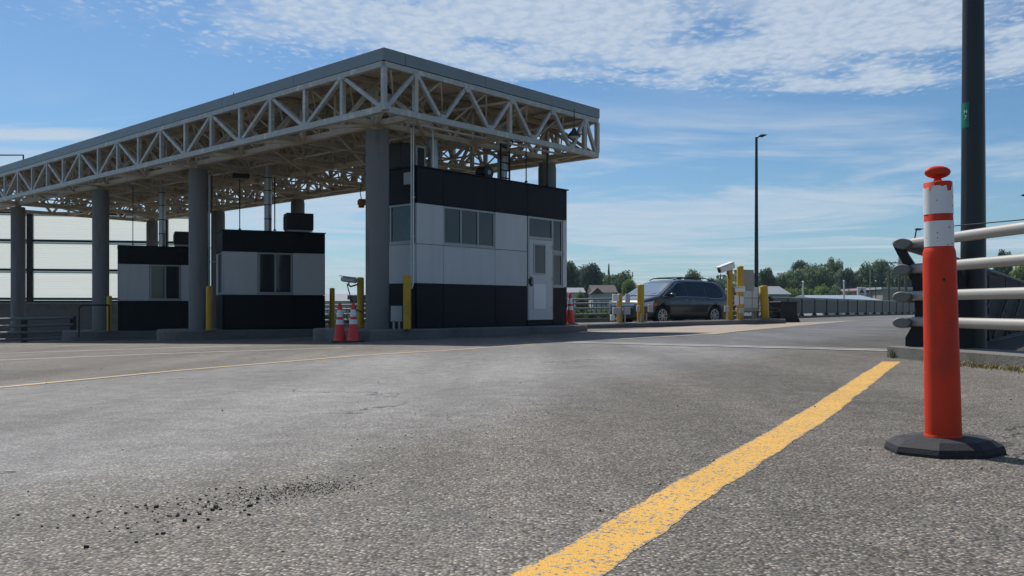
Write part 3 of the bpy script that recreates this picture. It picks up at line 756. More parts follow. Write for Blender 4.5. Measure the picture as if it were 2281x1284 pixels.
def panel(t, org, ax, a0, a1, z0, z1, dn, m, e=.005, th=.04):
    org = Vector(org); ax = Vector(ax); dn = Vector(dn); Z = Vector((0,0,1)); c = .006
    vs = []
    for d, i in ((-.02, 0), (th-c, 0), (th, c)):
        vs += [org + ax*(a0+e+i) + Z*(z0+e+i) + dn*d, org + ax*(a1-e-i) + Z*(z0+e+i) + dn*d, org + ax*(a1-e-i) + Z*(z1-e-i) + dn*d, org + ax*(a0+e+i) + Z*(z1-e-i) + dn*d]
    fs = [(8,9,10,11),(3,2,1,0)]
    for k in (0, 4):
        for i in range(4): j = (i+1)%4; fs.append((k+i, k+j, k+4+j, k+4+i))
    return MB().add(vs, fs).build('wall_panel', m, t)
WP, DP = MAT['white_panel'], MAT['dark_panel']
X, Y = Vector((1,0,0)), Vector((0,1,0))

b1 = thing('toll_booth', 'large two-tone toll booth with white door beside the near column', 'booth', (B1.x, B1.y, Z1), CA, 'toll booths under the canopy')
LB, DB = 5.53, 1.75
MB().box(.03, LB-.03, .03, DB-.03, 0, 3.66).build('core_wall', MAT['core'], b1)
o = (0,0,0)
for a, c in ((0,.843),(.843,2.63),(2.63,3.85)):
    panel(b1, o, X, a, c, 0, 1.04, -Y, DP); panel(b1, o, X, a, c, 1.04, 1.95, -Y, WP)
panel(b1, o, X, 4.90, 5.53, 0, 1.04, -Y, DP)
panel(b1, o, X, 3.87, 4.90, 0, .15, -Y, DP)
for a, c in ((0,.843),(2.63,3.85)): panel(b1, o, X, a, c, 1.95, 2.89, -Y, WP)
panel(b1, o, X, 5.35, 5.53, 1.04, 1.95, -Y, WP); panel(b1, o, X, 5.35, 5.53, 1.95, 2.89, -Y, WP)
for a, c in ((0,.843),(.843,2.63),(2.63,3.85),(3.85,5.53)): panel(b1, o, X, a, c, 2.89, 3.71, -Y, DP)
window(b1, o, X*1, 1.775, 1.985, 2.885, 3, -Y) if False else None
f = window(b1, (.849, 0, 0), X, 1.775, 1.985, 2.885, 3, -Y, gm='glass_blind')
# left end
panel(b1, o, Y, 0, DB, 0, 1.04, -X, DP); panel(b1, o, Y, 0, DB, 1.04, 1.95, -X, WP); panel(b1, o, Y, 0, DB, 2.89, 3.71, -X, DP)
window(b1, (0, .05, 0), Y, 1.62, 1.985, 2.885, 2, -X)
# right end and back
for z0, z1, m in ((0,1.04,DP),(1.04,1.95,WP),(1.95,2.89,WP),(2.89,3.71,DP)):
    panel(b1, (LB,0,0), Y, 0, DB, z0, z1, X, m)
    for a, c in ((0,2.76),(2.76,LB)): panel(b1, (0,DB,0), X, a, c, z0, z1, Y, m)
# door
dr = MB(); dr.box(3.93, 4.86, -.052, -.02, .16, 2.285)
door = dr.build('door', MAT['door'], b1)
MB().box(4.07, 4.62, -.062, -.0525, .42, 1.14).build('kick_panel', MAT['door'], door)
MB().box(4.10, 4.59, -.0665, -.0625, .45, 1.11).build('kick_panel_field', MAT['white'], door)
fr = MB()
for a0, a1, q0, q1 in ((4.09,4.135,1.36,2.18),(4.555,4.60,1.36,2.18),(4.135,4.555,1.36,1.40),(4.135,4.555,2.14,2.18)): fr.box(a0, a1, -.066, -.0525, q0, q1)
fr.build('vision_frame', MAT['alu'], door)
MB().box(4.136, 4.554, -.057, -.0525, 1.401, 2.139).build('pane', MAT['glass_blind'], door)
h = MB(); h.box(3.955, 4.02, -.060, -.0525, 1.04, 1.30); h.tube([(4.0,-.06,1.25),(4.0,-.11,1.25),(4.0,-.115,1.08),(4.0,-.06,1.08)], .012, 8)
h.box(3.90, 3.945, -.075, -.0525, 1.10, 1.24)
h.build('handle', MAT['rail_dark'], door)
for z in (.4, 1.2, 2.05): MB().tube([(4.865,-.058,z),(4.865,-.058,z+.11)], .012, 8).build('hinge', MAT['alu'], door)
fr = MB(); fr.box(3.87, 3.93, -.048, -.0, .155, 2.885); fr.box(4.861, 4.915, -.046, 0, .155, 2.885); fr.box(3.93, 4.861, -.047, 0, 2.295, 2.36); fr.box(3.93, 4.861, -.047, 0, 2.83, 2.885)
fr.build('door_frame', MAT['alu'], b1)
MB().box(3.93, 4.861, -.02, -.01, 2.36, 2.83).build('transom_pane', MAT['glass_blind'], b1)
window(b1, (4.917, 0, 0), X, .43, 1.06, 1.955, 1, -Y)
window(b1, (4.917, 0, 0), X, .43, 1.995, 2.885, 1, -Y, gm='glass_blind')
MB().box(-.06, LB+.06, -.06, DB+.06, 3.715, 3.745).build('roof_coping', DP, b1)
MB().cbox(-.085, -.042, .10, .33, 3.32, 3.6, .01).build('wall_box', MAT['box_grey'], b1)
cd = MB()
for dx in (0, .07):
    cd.tube([(-.07,-.0+dx,4.6),(-.07,-.0+dx,1.15),(-.09,-.01+dx,1.0),(-.17,-.05+dx,.92)], .017, 8)
for z in (1.5, 2.1, 3.0): cd.box(-.075,-.045,-.03,.10,z,z+.025)
cd.tube([(-.07,0,4.6),(-.05,-.0,4.72),(.05,-.02,4.78),(.4,-.02,4.72),(.52,-.02,4.6),(.52,-.02,3.75)], .017, 8)
cd.build('conduit', MAT['white'], b1)

def small_booth(loc, z, label):
    b = thing('toll_booth', label, 'booth', (loc.x, loc.y, z), R(25), 'toll booths under the canopy')
    Lb, Db, H = 2.92, 1.6, 2.90
    MB().box(.03, Lb-.03, .03, Db-.03, .0, H-.04).build('core_wall', MAT['core'], b)
    for z0, z1, m in ((.0,1.02,DP),(2.29,H,DP)):
        panel(b, o, X, 0, Lb*.68, z0, z1, -Y, m, e=.002); panel(b, o, X, Lb*.68, Lb, z0, z1, -Y, m, e=.002)
        panel(b, o, Y, 0, Db, z0, z1, -X, m); panel(b, (Lb,0,0), Y, 0, Db, z0, z1, X, m); panel(b, (0,Db,0), X, 0, Lb, z0, z1, Y, m)
    panel(b, o, X, 0, .955, 1.02, 2.29, -Y, WP); panel(b, o, X, 1.975, Lb, 1.02, 2.29, -Y, WP)
    panel(b, (Lb,0,0), Y, 0, Db, 1.02, 2.29, X, WP); panel(b, (0,Db,0), X, 0, Lb, 1.02, 2.29, Y, WP)
    window(b, (.965, 0, 0), X, 1.0, 1.06, 2.28, 2, -Y)
    panel(b, o, Y, 0, .25, 1.02, 2.29, -X, WP); panel(b, o, Y, 1.25, Db, 1.02, 2.29, -X, WP)
    window(b, (0, .26, 0), Y, .98, 1.06, 2.28, 2, -X)
    MB().box(-.055, Lb+.055, -.055, Db+.055, H+.005, H+.03).build('roof_coping', DP, b)
    return b
small_booth(B2, Z2, 'small black and white toll booth in the middle with an air conditioner on its roof')
small_booth(B3, Z3, 'leftmost small black and white toll booth half hidden behind a column')

def ac_unit(px, py, d, w, h, dp, rotz, label):
    p = at(px, py, d); t = thing('air_conditioner', label, 'air conditioner', p, rotz)
    MB().cbox(-w/2, w/2, -dp/2, dp/2, .05, h, .015).build('casing', MAT['black'], t)
    mb = MB()
    for k in range(9):
        z = .10 + (h-.18)*k/9; mb.box(-w/2-.02, -w/2-.002, -dp/2+.04, dp/2-.04, z, z+(h-.18)/9*.6)
    mb.build('louvre', MAT['rail_dark'], t)
    for s_ in (-1, 1): MB().box(-w/2+.02, w/2-.02, s_*dp*.35-.02, s_*dp*.35+.02, 0, .049).build('skid', MAT['box_grey'], t)
ac_unit(665, 517.5, 26.3, .80, .55, .55, R(25), 'dark rooftop air conditioner on the middle booth')
ac_unit(415, 549.5, 30.6, .80, .50, .55, R(25), 'dark rooftop air conditioner on the leftmost booth')
p = Vector((B1.x, B1.y, 0)) + U*.05 + V*1.0
t = thing('rooftop_unit', 'dark square unit with pale side grille on the large booth roof', 'air conditioner', (p.x, p.y, Z1+3.745), CA)
MB().cbox(-.02,.38,-.45,.45,0.02,.62,.015).build('casing', MAT['black'], t)
MB().cbox(.40,.72,-.50,.30,0.02,.60,.012).build('grille_box', MAT['box_grey'], t)
MB().box(.46,.66,-.515,-.501,.10,.54).build('grille_slot', MAT['black'], t)
MB().box(-.02,.72,-.40,.28,0,.019).build('base', MAT['box_grey'], t)

def b1w(x, y, z): 
    p = Vector((B1.x, B1.y, Z1)) + U*x + V*y; p.z += z; return p
zr = 3.746
t = thing('vent_duct', 'fat grey vent duct with an elbow rising from the large booth roof near the column', 'duct', b1w(1.05,.55,zr), CA)
MB().tube([(0,0,0),(0,0,.82)], .125, 16).build('riser', MAT['duct'], t)
MB().tube([(0,0,.82),(-.02,0,.95),(-.10,.02,1.08),(-.24,.05,1.17),(-.45,.1,1.21),(-1.1,.25,1.22)], .13, 16).build('elbow', MAT['deck'], t)
for z in (.02,.42,.80): MB().lathe([(.126,z),(.134,z),(.134,z+.02),(.126,z+.02)],16).build('band', MAT['duct'], t)
t = thing('vent_duct', 'plain grey vent duct on the right of the large booth roof', 'duct', b1w(3.75,.75,zr), CA)
MB().tube([(0,0,0),(0,0,1.05)], .135, 16).build('riser', MAT['duct'], t)
MB().lathe([(.14,1.0),(.22,1.06),(.22,1.10),(.14,1.10)],16).build('cap', MAT['duct'], t)
def strap_duct(px, d, ybot, ytop, r, label):
    a = at(px, ybot, d); b = at(px, ytop, d); H = b.z-a.z
    t = thing('vent_duct', label, 'duct', a)
    MB().tube([(0,0,0),(0,0,H)], r, 14).build('riser', MAT['duct'], t)
    for k in (.18, .4, .62, .82): MB().lathe([(r+.001,k*H),(r+.008,k*H),(r+.008,k*H+.025),(r+.001,k*H+.025)],14).build('band', MAT['rail_dark'], t)
strap_duct(597, 26.2, 515.2, 372, .11, 'tall thin grey vent duct on the middle booth roof')
strap_duct(361, 30.4, 548.0, 405, .11, 'tall thin grey vent duct on the leftmost booth roof')

# ladder, round fan and loose pipes on the large booth roof
t = thing('ladder', 'dark metal ladder with hooped top standing on the large booth roof', 'ladder', b1w(3.42,.35,zr), CA)
for s_ in (-.17,.17): MB().tube([(s_,0,0),(s_,0,.95),(s_,-.12,1.08),(s_,-.42,1.02)], .026, 8).build('stile', MAT['rail_dark'], t)
for k in range(5): MB().tube([(-.17,0,.12+.2*k),(.17,0,.12+.2*k)], .018, 6).build('rung', MAT['rail_dark'], t)
t = thing('roof_fan', 'black drum shaped fan lying on the large booth roof beside the ladder', 'fan', b1w(2.75,.45,zr), CA)
MB().tube([(0,-.16,.19),(0,.16,.19)], .17, 18).build('drum', MAT['black'], t)
MB().box(-.12,.12,-.14,.14,0,.04).build('foot', MAT['black'], t)
MB().tube([(0,-.175,.19),(0,-.161,.19)], .06, 12).build('hub', MAT['box_grey'], t)
def hanger(px, y0, y1, d, r, label, m='rail_dark', foot=False):
    a = at(px, y1, d); b = at(px, y0, d)
    t = thing('hanging_pipe', label, 'pipe', a)
    MB().tube([(0,0,0),(0,0,b.z-a.z)], r, 8).build('tube', MAT[m], t)
    MB().lathe([(r*2.4,0),(r*2.4,.03),(r*1.2,.05)],10).build('flange', MAT[m], t)
hanger(534, 400, 512.5, 25.9, .016, 'thin dark pipe dropping from the roof to the middle booth')
hanger(612, 395, 514.5, 26.1, .018, 'dark pipe just right of the duct on the middle booth')
hanger(296, 415, 546.0, 30.2, .014, 'thin dark pipe dropping to the left side of the leftmost booth')
hanger(1219, 320, 417.0, 23.3, .022, 'dark pipe rising from the right end of the large booth roof')
hanger(1172, 330, 407.0, 22.9, .016, 'thin dark pipe beside the right duct on the large booth')
# conduit bundle on the second column
t = thing('conduit_run', 'grey and white conduits running down the right side of the second column', 'conduit', at(466, 738, 25.05))
for dx, r, m in ((0,.030,'duct'),(.075,.022,'rail_dark'),(-.06,.022,'rail_dark')):
    MB().tube([(dx,0,.0),(dx,0,4.5)], r, 8).build('conduit', MAT[m], t)
MB().tube([(-.06,-.02,2.1),(.02,-.03,2.0),(.22,0,2.0)], .015, 6).build('branch', MAT['duct'], t)
# rusty traffic lamp under the roof
t = thing('hanging_signal', 'rusty brown signal lamp hanging under the roof left of the near column', 'signal lamp', at(805, 458, 22.3), R(20))
MB().cbox(-.09,.12,-.10,.10,.0,.16,.03).build('housing', MAT['rust'], t)
MB().lathe([(.07,.0),(.085,-.05),(.05,-.06)],14).build('visor', MAT['rust'], t)
MB().tube([(.0,0,.16),(-.03,0,.32),(.0,0,.55)], .012, 6).build('bracket', MAT['black'], t)
# dark box under the roof
t = thing('ceiling_heater', 'flat dark heater box hung under the roof left of the duct', 'heater', at(536, 398, 26.2), R(25))
MB().cbox(-.25,.25,-.12,.12,0,.14,.02).build('casing', MAT['black'], t)
for s_ in (-.2,.2): MB().tube([(s_,0,.14),(s_,0,.45)], .008, 6).build('rod', MAT['black'], t)

# electric pedestal box by the near booth
p = at(883, 729, 19.35)
t = thing('electrical_box', 'light grey electrical box on two legs beside the near column', 'electrical box', (p.x, p.y, Z1), R(20))
MB().cbox(-.12,.12,-.06,.06,.17,.52,.012).build('case', MAT['box_grey'], t)
for s_ in (-.06,.06): MB().tube([(s_,0,0),(s_,0,.169)], .024, 8).build('leg', MAT['box_grey'], t)

# handrails by the left booth
t = thing('handrail', 'black pipe handrail beside the leftmost booth', 'handrail', at(205, 752, 28.3))
q = [at(176, 752, 28.3), at(176, 686, 28.3), at(184, 680, 28.3), at(243, 680, 28.8)]
base = t.location.copy()
MB().tube([v-base for v in q], .028, 8).build('rail', MAT['black'], t)
e = at(243, 680, 28.8); MB().tube([e-base, Vector((e.x,e.y,Z3))-base], .024, 8).build('post', MAT['black'], t)
# ------------------------------------------------------------------ bollards
def bollard(px, d, base_z, h, r, label, square=False, lean=0.0, dome=True):
    x = (px-CX)/F*d
    t = thing('bollard', label, 'bollard', (x, d, base_z), 0, 'yellow bollards')
    t.rotation_euler = (0, lean, 0)
    if square: MB().cbox(-r, r, -r, r, 0, h, .012).build('post', MAT['yellow'], t)
    else: MB().lathe([(r,0),(r,h-.03),(r*.93,h-.012),(r*.6,h),(0.001,h+.004)], 22, cap=False).build('post', MAT['yellow'], t)
    MB().lathe([(r*1.35,-.01),(r*1.35,.012),(r*1.02,.02)], 18).build('grout', MAT['concrete'], t)
    return t
bollard(907, 19.2, Z1, 1.19, .08, 'yellow square bollard in front of the large booth beside the near column', True)
bollard(803, 20.6, Z1-.0, 1.20, .083, 'yellow bollard with a camera bracket left of the near column')
bollard(740, 26.8, Z2, 1.25, .08, 'dark yellow bollard beyond the two cones')
bollard(466, 24.6, Z2, 1.26, .09, 'yellow bollard in front of the second column')
bollard(243.5, 29.0, Z3, 1.18, .085, 'yellow bollard beside the left end of the leftmost booth')
def isl_bollard(m_, h, r, label, lean=0, off=.6):
    p = isl(m_, off); t = bollard(CX + p.x/p.y*F, p.y, p.z, h, r, label, False, lean); return t
isl_bollard(1.51, .97, .095, 'short yellow bollard ringed by white boxes at the left end of the small island')
isl_bollard(2.33, 1.27, .12, 'stout yellow bollard in front of the van bonnet')
isl_bollard(6.02, 1.95, .10, 'tall yellow bollard carrying the upper camera behind the van')
isl_bollard(6.47, 1.90, .118, 'tall thick yellow bollard beside the steel cabinet, left of it')
isl_bollard(7.59, 1.20, .145, 'fat leaning yellow bollard at the right end of the small island', R(-3))

def camera_on(base, yaw, label, arm_to, L_=.42, r=.085, m='box_grey', tilt=0.0):
    t = thing('security_camera', label, 'camera', base); t.rotation_euler = (0, tilt, yaw)
    MB().cbox(-L_/2, L_/2, -r, r, -r*.8, r*.8, .03).build('body', MAT[m], t)
    MB().cbox(-L_/2-.05, L_/2, -r*1.15, r*1.15, r*.82, r*1.05, .01).build('sunshield', MAT[m], t)
    MB().tube([(-L_/2-.012,0,0),(-L_/2-.001,0,0)], r*.62, 14).build('lens', MAT['black'], t)
    inv2 = (Matrix.Rotation(yaw,4,'Z') @ Matrix.Rotation(tilt,4,'Y')).inverted()
    e = inv2 @ (Vector(arm_to)-Vector(base))
    MB().tube([(0,0,-r*.8),(0,0,-r*1.6), (e.x*.25, e.y*.25, min(-r*2.0, e.z)), e], .02, 8).build('arm', MAT['rail_dark'], t)
    return t
cb = at(778, 624, 20.4); ce = at(797, 634, 20.55)
t = camera_on(cb, R(-8), 'grey bullet camera on an arm from the bollard above the two cones', ce, .36, .075, tilt=R(7))
cble = thing('camera_cable', 'black cable looping from the bullet camera down to its bollard', 'cable', at(775, 632, 20.35))
pts = [at(773,632,20.35), at(776,645,20.3), at(781,662,20.25), at(788,682,20.2), at(797,692,20.3), at(806,696,20.5)]
MB().tube([q - cble.location for q in pts], .014, 6).build('cable', MAT['black'], cble)
p6 = isl(6.02); cpos = Vector((p6.x-.16, p6.y-.12, p6.z+1.83))
camera_on(cpos, R(24), 'large white camera on top of the tall bollard behind the van', (p6.x, p6.y-.10, p6.z+1.45), .62, .13, 'white', tilt=R(-18))
p65 = isl(6.25, .35); cpos = Vector((p65.x, p65.y, p65.z+1.05))
camera_on(cpos, R(-8), 'smaller white camera low on a thin stand between the tall bollards', (p65.x, p65.y, p65.z+.75), .36, .10, 'white')
t = thing('camera_stand', 'thin grey stand with white boxes between the tall bollards', 'stand', p65)
MB().tube([(0,0,0),(0,0,.95)], .022, 8).build('post', MAT['galv'], t)
MB().cbox(-.19,-.04,-.05,.05,.52,.86,.01).build('box', MAT['white'], t)
MB().cbox(.03,.13,-.04,.04,.55,.82,.01).build('box', MAT['white'], t)
MB().cbox(-.02,.14,-.05,.05,.22,.40,.01).build('box', MAT['box_grey'], t)
p = isl(5.75, .45); t = thing('junction_box', 'small grey box on a stub behind the van rear wheel', 'box', p)
MB().cbox(-.07,.07,-.05,.05,.28,.50,.01).build('case', MAT['box_grey'], t); MB().tube([(0,0,0),(0,0,.279)], .02, 8).build('leg', MAT['galv'], t)
p = isl(6.95, .75); t = thing('sign_back', 'tall narrow tan and white board beside the tall thick bollard', 'sign', p, R(24))
MB().cbox(-.26,.24,-.02,.02,1.02,1.78,.006).build('board', MAT['house_tan'], t)
for s_ in (-.2,.2): MB().tube([(s_,.03,0),(s_,.03,1.7)], .022, 8).build('leg', MAT['galv'], t)
p = isl(7.05, .95); t = thing('steel_cabinet', 'stainless steel cabinet on legs behind the fat leaning bollard', 'cabinet', p, R(10))
MB().cbox(-.36,.36,-.15,.15,.40,.76,.01).build('lower_door', MAT['stainless'], t)
MB().cbox(-.36,.36,-.15,.15,.765,1.16,.01).build('upper_door', MAT['stainless'], t)
MB().cbox(-.38,.38,-.17,.17,.30,.395,.01).build('plinth', MAT['galv'], t)
for sx in (-.3,.3):
    for sy in (-.1,.1): MB().tube([(sx,sy,0),(sx,sy,.30)], .025, 8).build('leg', MAT['galv'], t)
def box_cluster(m_, label, parts, off=.42):
    p = isl(m_, off); t = thing('toll_sensor', label, 'sensor', p, R(10))
    for (x0,x1,y0,y1,z0,z1,m) in parts: MB().cbox(x0,x1,y0,y1,z0,z1,.012).build('box' if z1-z0>.1 else 'bracket', MAT[m], t)
    for s_ in (-.1,.1): MB().tube([(s_,0,0),(s_,0,.3)], .025, 8).build('leg', MAT['box_grey'], t)
box_cluster(1.5, 'white and grey sensor boxes clustered round the short yellow bollard', [(-.32,-.12,-.06,.06,.72,.95,'white'),(.12,.26,-.06,.06,.68,.96,'box_grey'),(-.32,-.06,-.08,.06,.30,.52,'box_grey'),(.05,.26,-.08,.06,.28,.55,'box_grey'),(-.40,-.26,-.05,.05,.08,.28,'white')])
box_cluster(2.35, 'pair of small grey boxes either side of the stout bollard', [(-.24,-.14,-.05,.06,.36,.56,'box_grey'),(.16,.32,-.05,.06,.34,.60,'box_grey')], .45)

# ------------------------------------------------------------------ traffic cones
def cone(px, d, z, label, h=.86, yaw=0):
    t = thing('traffic_cone', label, 'cone', ((px-CX)/F*d, d, z), yaw, 'orange traffic cones')
    MB().cbox(-.18,.18,-.18,.18,0,.035,.012).build('base', MAT['rubber'], t)
    r = lambda q: .135 + (.035-.135)*((q-.035)/(h-.035))**.92
    zz = [.035, .40*h, .52*h, .56*h, .80*h, h]
    b = MB().lathe([(.15,.036),(r(.06),.06)] + [(r(.06+(h-.06)*k/10), .06+(h-.06)*k/10) for k in range(1,11)] + [(.02,h+.006)], 22)
    c = b.build('body', MAT['cone_orange'], t)
    MB().lathe([(r(.46*h)+.003,.46*h),(r(.58*h)+.003,.58*h)],22,cap=False).build('band', MAT['white_band'], t)
    MB().lathe([(r(.65*h)+.003,.65*h),(r(.83*h)+.003,.83*h)],22,cap=False).build('band', MAT['white_band'], t)
    return t
def gz(px, d): return g((px-CX)/F*d, d)
cone(757, 18.75, gz(757,18.75), 'orange traffic cone on the left of the pair by the near column', .84, .2)
cone(787, 18.55, gz(787,18.55), 'orange traffic cone on the right of the pair by the near column', .84, -.1)
cone(1270, 24.45, Z1, 'single orange traffic cone at the right end of the large booth', .90, .3)

# ------------------------------------------------------------------ delineator post in front
dl = thing('delineator_post', 'orange and white plastic delineator post on a black rubber base in the foreground', 'delineator', (0,0,0))
pd = gp(2102, 1006); dl.location = pd; dl.rotation_euler = (0, R(-1.2), R(-6))
bs = MB(); k8 = []
for a in range(8):
    ang = R(22.5+45*a); k8.append((math.cos(ang), math.sin(ang)))
prof8 = [(1.0,0),(1.0,.012),(.965,.03),(.80,.052),(.5,.058)]
vs = [(x*r_*.208, y*r_*.185, z) for r_, z in prof8 for x, y in k8]
bs.add(vs, [(i*8+a, i*8+(a+1)%8, (i+1)*8+(a+1)%8, (i+1)*8+a) for i in range(4) for a in range(8)] + [tuple(range(7,-1,-1)), tuple(range(32,40))])
bs.build('base', MAT['rubber'], dl)
sc_d = pd.y/F
H = lambda y: (1003-y)*sc_d
low = [(.064,.04),(.0635,.06),(.0575,H(575)),(.0565,H(560)),(.052,H(551)),(.0505,H(549))]
MB().lathe(low, 40).build('lower_tube', MAT['orange'], dl)
MB().lathe([(.0500,H(550)),(.0495,H(405)),(.046,H(403)),(.0,H(403))], 40, cap=False).build('upper_tube', MAT['orange'], dl)
def band_mesh(z0, z1, ragged):
    n = 90; r0 = .0512; vs = []; fs = []
    random.seed(31)
    top = []
    w = 0
    for j in range(n):
        if j % 3 == 0: w = random.choice((0,0,0,0,.003,.008,.014,.02)) if ragged else 0
        top.append(z1 - w - (random.uniform(0,.002) if ragged else 0))
    for j in range(n):
        a = 2*math.pi*j/n
        vs += [(r0*math.cos(a), r0*math.sin(a), z0), (r0*math.cos(a), r0*math.sin(a), top[j])]
    fs = [(2*j, 2*((j+1)%n), 2*((j+1)%n)+1, 2*j+1) for j in range(n)]
    return MB().add(vs, fs, False)
band_mesh(H(547), H(491), False).build('reflective_band', MAT['white_band'], dl)
band_mesh(H(475), H(413), True).build('reflective_band', MAT['white_band'], dl)
chips = MB(); random.seed(5)
for k in range(22):
    a = random.uniform(R(180), R(360)); z = random.choice((random.uniform(H(545),H(493)), random.uniform(H(472),H(425)))); s_ = random.uniform(.001,.0035)
    c = Vector((math.cos(a), math.sin(a), 0)); tt = Vector((-c.y, c.x, 0)); p0 = c*.0517 + Vector((0,0,z))
    chips.add([p0-tt*s_, p0+tt*s_*.6-Vector((0,0,s_*1.3)), p0+tt*s_*1.2+Vector((0,0,s_*.5)), p0+Vector((0,0,s_*1.4))], [(0,1,2,3)])
chips.build('paint_chips', MAT['orange'], dl)
hole = MB(); a_ = R(-97); hr = .0605
for k_ in range(2):
    c_ = Vector((math.cos(a_)*hr, math.sin(a_)*hr, H(621)))
tv = Vector((-math.sin(a_), math.cos(a_), 0)); nv = Vector((math.cos(a_), math.sin(a_), 0))
hole.tube([c_ - nv*.004, c_ + nv*.0012], .0055, 12); hole.build('bolt_hole', MAT['black'], dl)
MB().lathe([(.0655,.045),(.0665,.05),(.0665,.062),(.0645,.066)], 40).build('foot_collar', MAT['orange'], dl)
MB().lathe([(.030,H(403)-.002),(.016,H(400)),(.012,H(396)),(.016,H(392)),(.03,H(389))], 20).build('handle_neck', MAT['orange'], dl)
hd = MB(); 
for_prof = [(.001,-.0235),(.018,-.0225),(.034,-.017),(.044,-.009),(.0475,0),(.044,.009),(.034,.017),(.018,.0225),(.001,.0235)]
hd.lathe(for_prof, 28, sy=.45, cap=False)
o_ = hd.build('handle', MAT['orange'], dl); o_.location = (0,0,H(381))

# ------------------------------------------------------------------ guard rails on the right
E0v = (4.30, 9.32)
GR0 = Vector((4.10, 9.05)); GD = Vector((-.0786, 1)).normalized()       # kerb/rail line runs nearly straight away from the camera
def rail_pt(d, off=0): 
    return Vector((4.10 - .0786*(d-9.05) + off, d, 0))
kp = []
for d in (9.3, 9.22, 8, 6.5, 5, 3, 0, -4): 
    p = rail_pt(d, -.06); kp.append((p.x, p.y))
kb = [(x+.55, y) for x, y in kp][::-1]; kb[-1] = (kb[-1][0], 9.5); 
out = [(kp[0][0]+.12, kp[0][1]+.15)] + kp + kb
mb = MB(); n = len(out)
mb.prism(out[::-1], lambda x, y: g(x,y)-.2, lambda x, y: g(x,y)+.115 + (.0 if x < 0 else 0))
kerb = mb.build('kerb', MAT['kerb'], kind='structure')
rail = thing('guard_rail', 'pale four-tube guard rail on a kerb at the right edge of the road', 'guard rail', (4.2, 9.1, g(4.2,9.1)+.115))
rb = rail.location.copy()
RZ = [CAMZ + (HY-y)/F*9.15 for y in (540, 598, 659, 717)]
for z in RZ:
    a = rail_pt(9.25, .20); b = rail_pt(-4, .20)
    mb = MB().tube([Vector((a.x,a.y,z))-rb, Vector((b.x,b.y,z))-rb], .052, 18); mb.build('rail_tube', MAT['galv'], rail)
def curved_post(org, along, outd, hgt, m, parent, name='post', th=.10, s=1.0):
    "bent plate post; along = rail direction, outd = away from the road"
    prof = []
    zs = [0,.10,.22,.35,.5,.65,.8,.92,1.0]
    back = [.17,.17,.16,.15,.12,.08,.0,-.08,-.12]; frnt = [-.10,-.10,-.03,-.0,-.01,-.04,-.11,-.18,-.22]
    pts = [(b_*s, z*hgt) for b_, z in zip(back, zs)] + [(f_*s, z*hgt) for f_, z in zip(frnt, zs)][::-1]
    return MB().plate(pts, outd, (0,0,1), org, th).build(name, m, parent)
FD = Vector((.574, .819, 0)); FN = Vector((.819, -.574, 0))
for d in (8.7, 6.0, 3.0, 0.0):
    p = rail_pt(d, .30); zb = g(p.x,p.y)+.115
    curved_post(Vector((p.x,p.y,zb))-rb, Vector((0,1,0)), Vector((1,.0,0)), RZ[0]-zb+.0, MAT['rail_dark'], rail)
# wire just above the top tube
wp = [Vector((rail_pt(d,.2).x, d, CAMZ + .83 - (9.3-d)*.04))-rb for d in (9.2,7,4,0,-4)]
MB().tube(wp, .006, 6).build('wire', MAT['rail_dark'], rail)
MB().tube([wp[0]+Vector((-.03,0,-.16)), wp[0]], .007, 6).build('wire_stand', MAT['rail_dark'], rail)
MB().cbox(wp[0].x-.01, wp[0].x+.045, wp[0].y-.015, wp[0].y+.015, wp[0].z-.01, wp[0].z+.012, .004).build('wire_cap', MAT['rail_dark'], rail)

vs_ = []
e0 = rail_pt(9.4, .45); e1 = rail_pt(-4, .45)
qsheet('verge_shade_sheet', [(e1.x, e1.y), (16.0, -4), (E0v[0]+.574*22+1.2, E0v[1]+.819*22), (e0.x+.12, e0.y+.1)], .006, MAT['verge_shade'], 24, 24)  # added dark sheet, painted shade between guard rail and fence
# panel fence running away from the corner
f2 = thing('panel_fence', 'dark panel fence with blunt oval rail ends behind the guard rail', 'fence', (4.25, 9.35, g(4.25,9.35)))
fb = f2.location.copy(); E0 = Vector((4.22, 9.32, 0))
for k, z in enumerate(RZ):
    a = E0 - FD*.18 ; a.z = z - .012; b = E0 + FD*30; b.z = z - .25
    mb = MB(); n = 20; t = (b-a).normalized(); xa = t.cross(Vector((0,0,1))).normalized(); ya = xa.cross(t)
    rings = []
    for q, sc_ in ((a, .86), (a+t*.008, 1.0), (b, 1.0)):
        rings.append([q - fb + xa*(.092*sc_*math.cos(2*math.pi*j/n)) + ya*(.056*sc_*math.sin(2*math.pi*j/n)) for j in range(n)])
    mb.add([v for r_ in rings for v in r_], [(i*n+j, i*n+(j+1)%n, (i+1)*n+(j+1)%n, (i+1)*n+j) for i in range(2) for j in range(n)], True)
    mb.add(rings[0], [tuple(range(n))]); mb.build('rail_tube', MAT['galv_shaded'], f2)
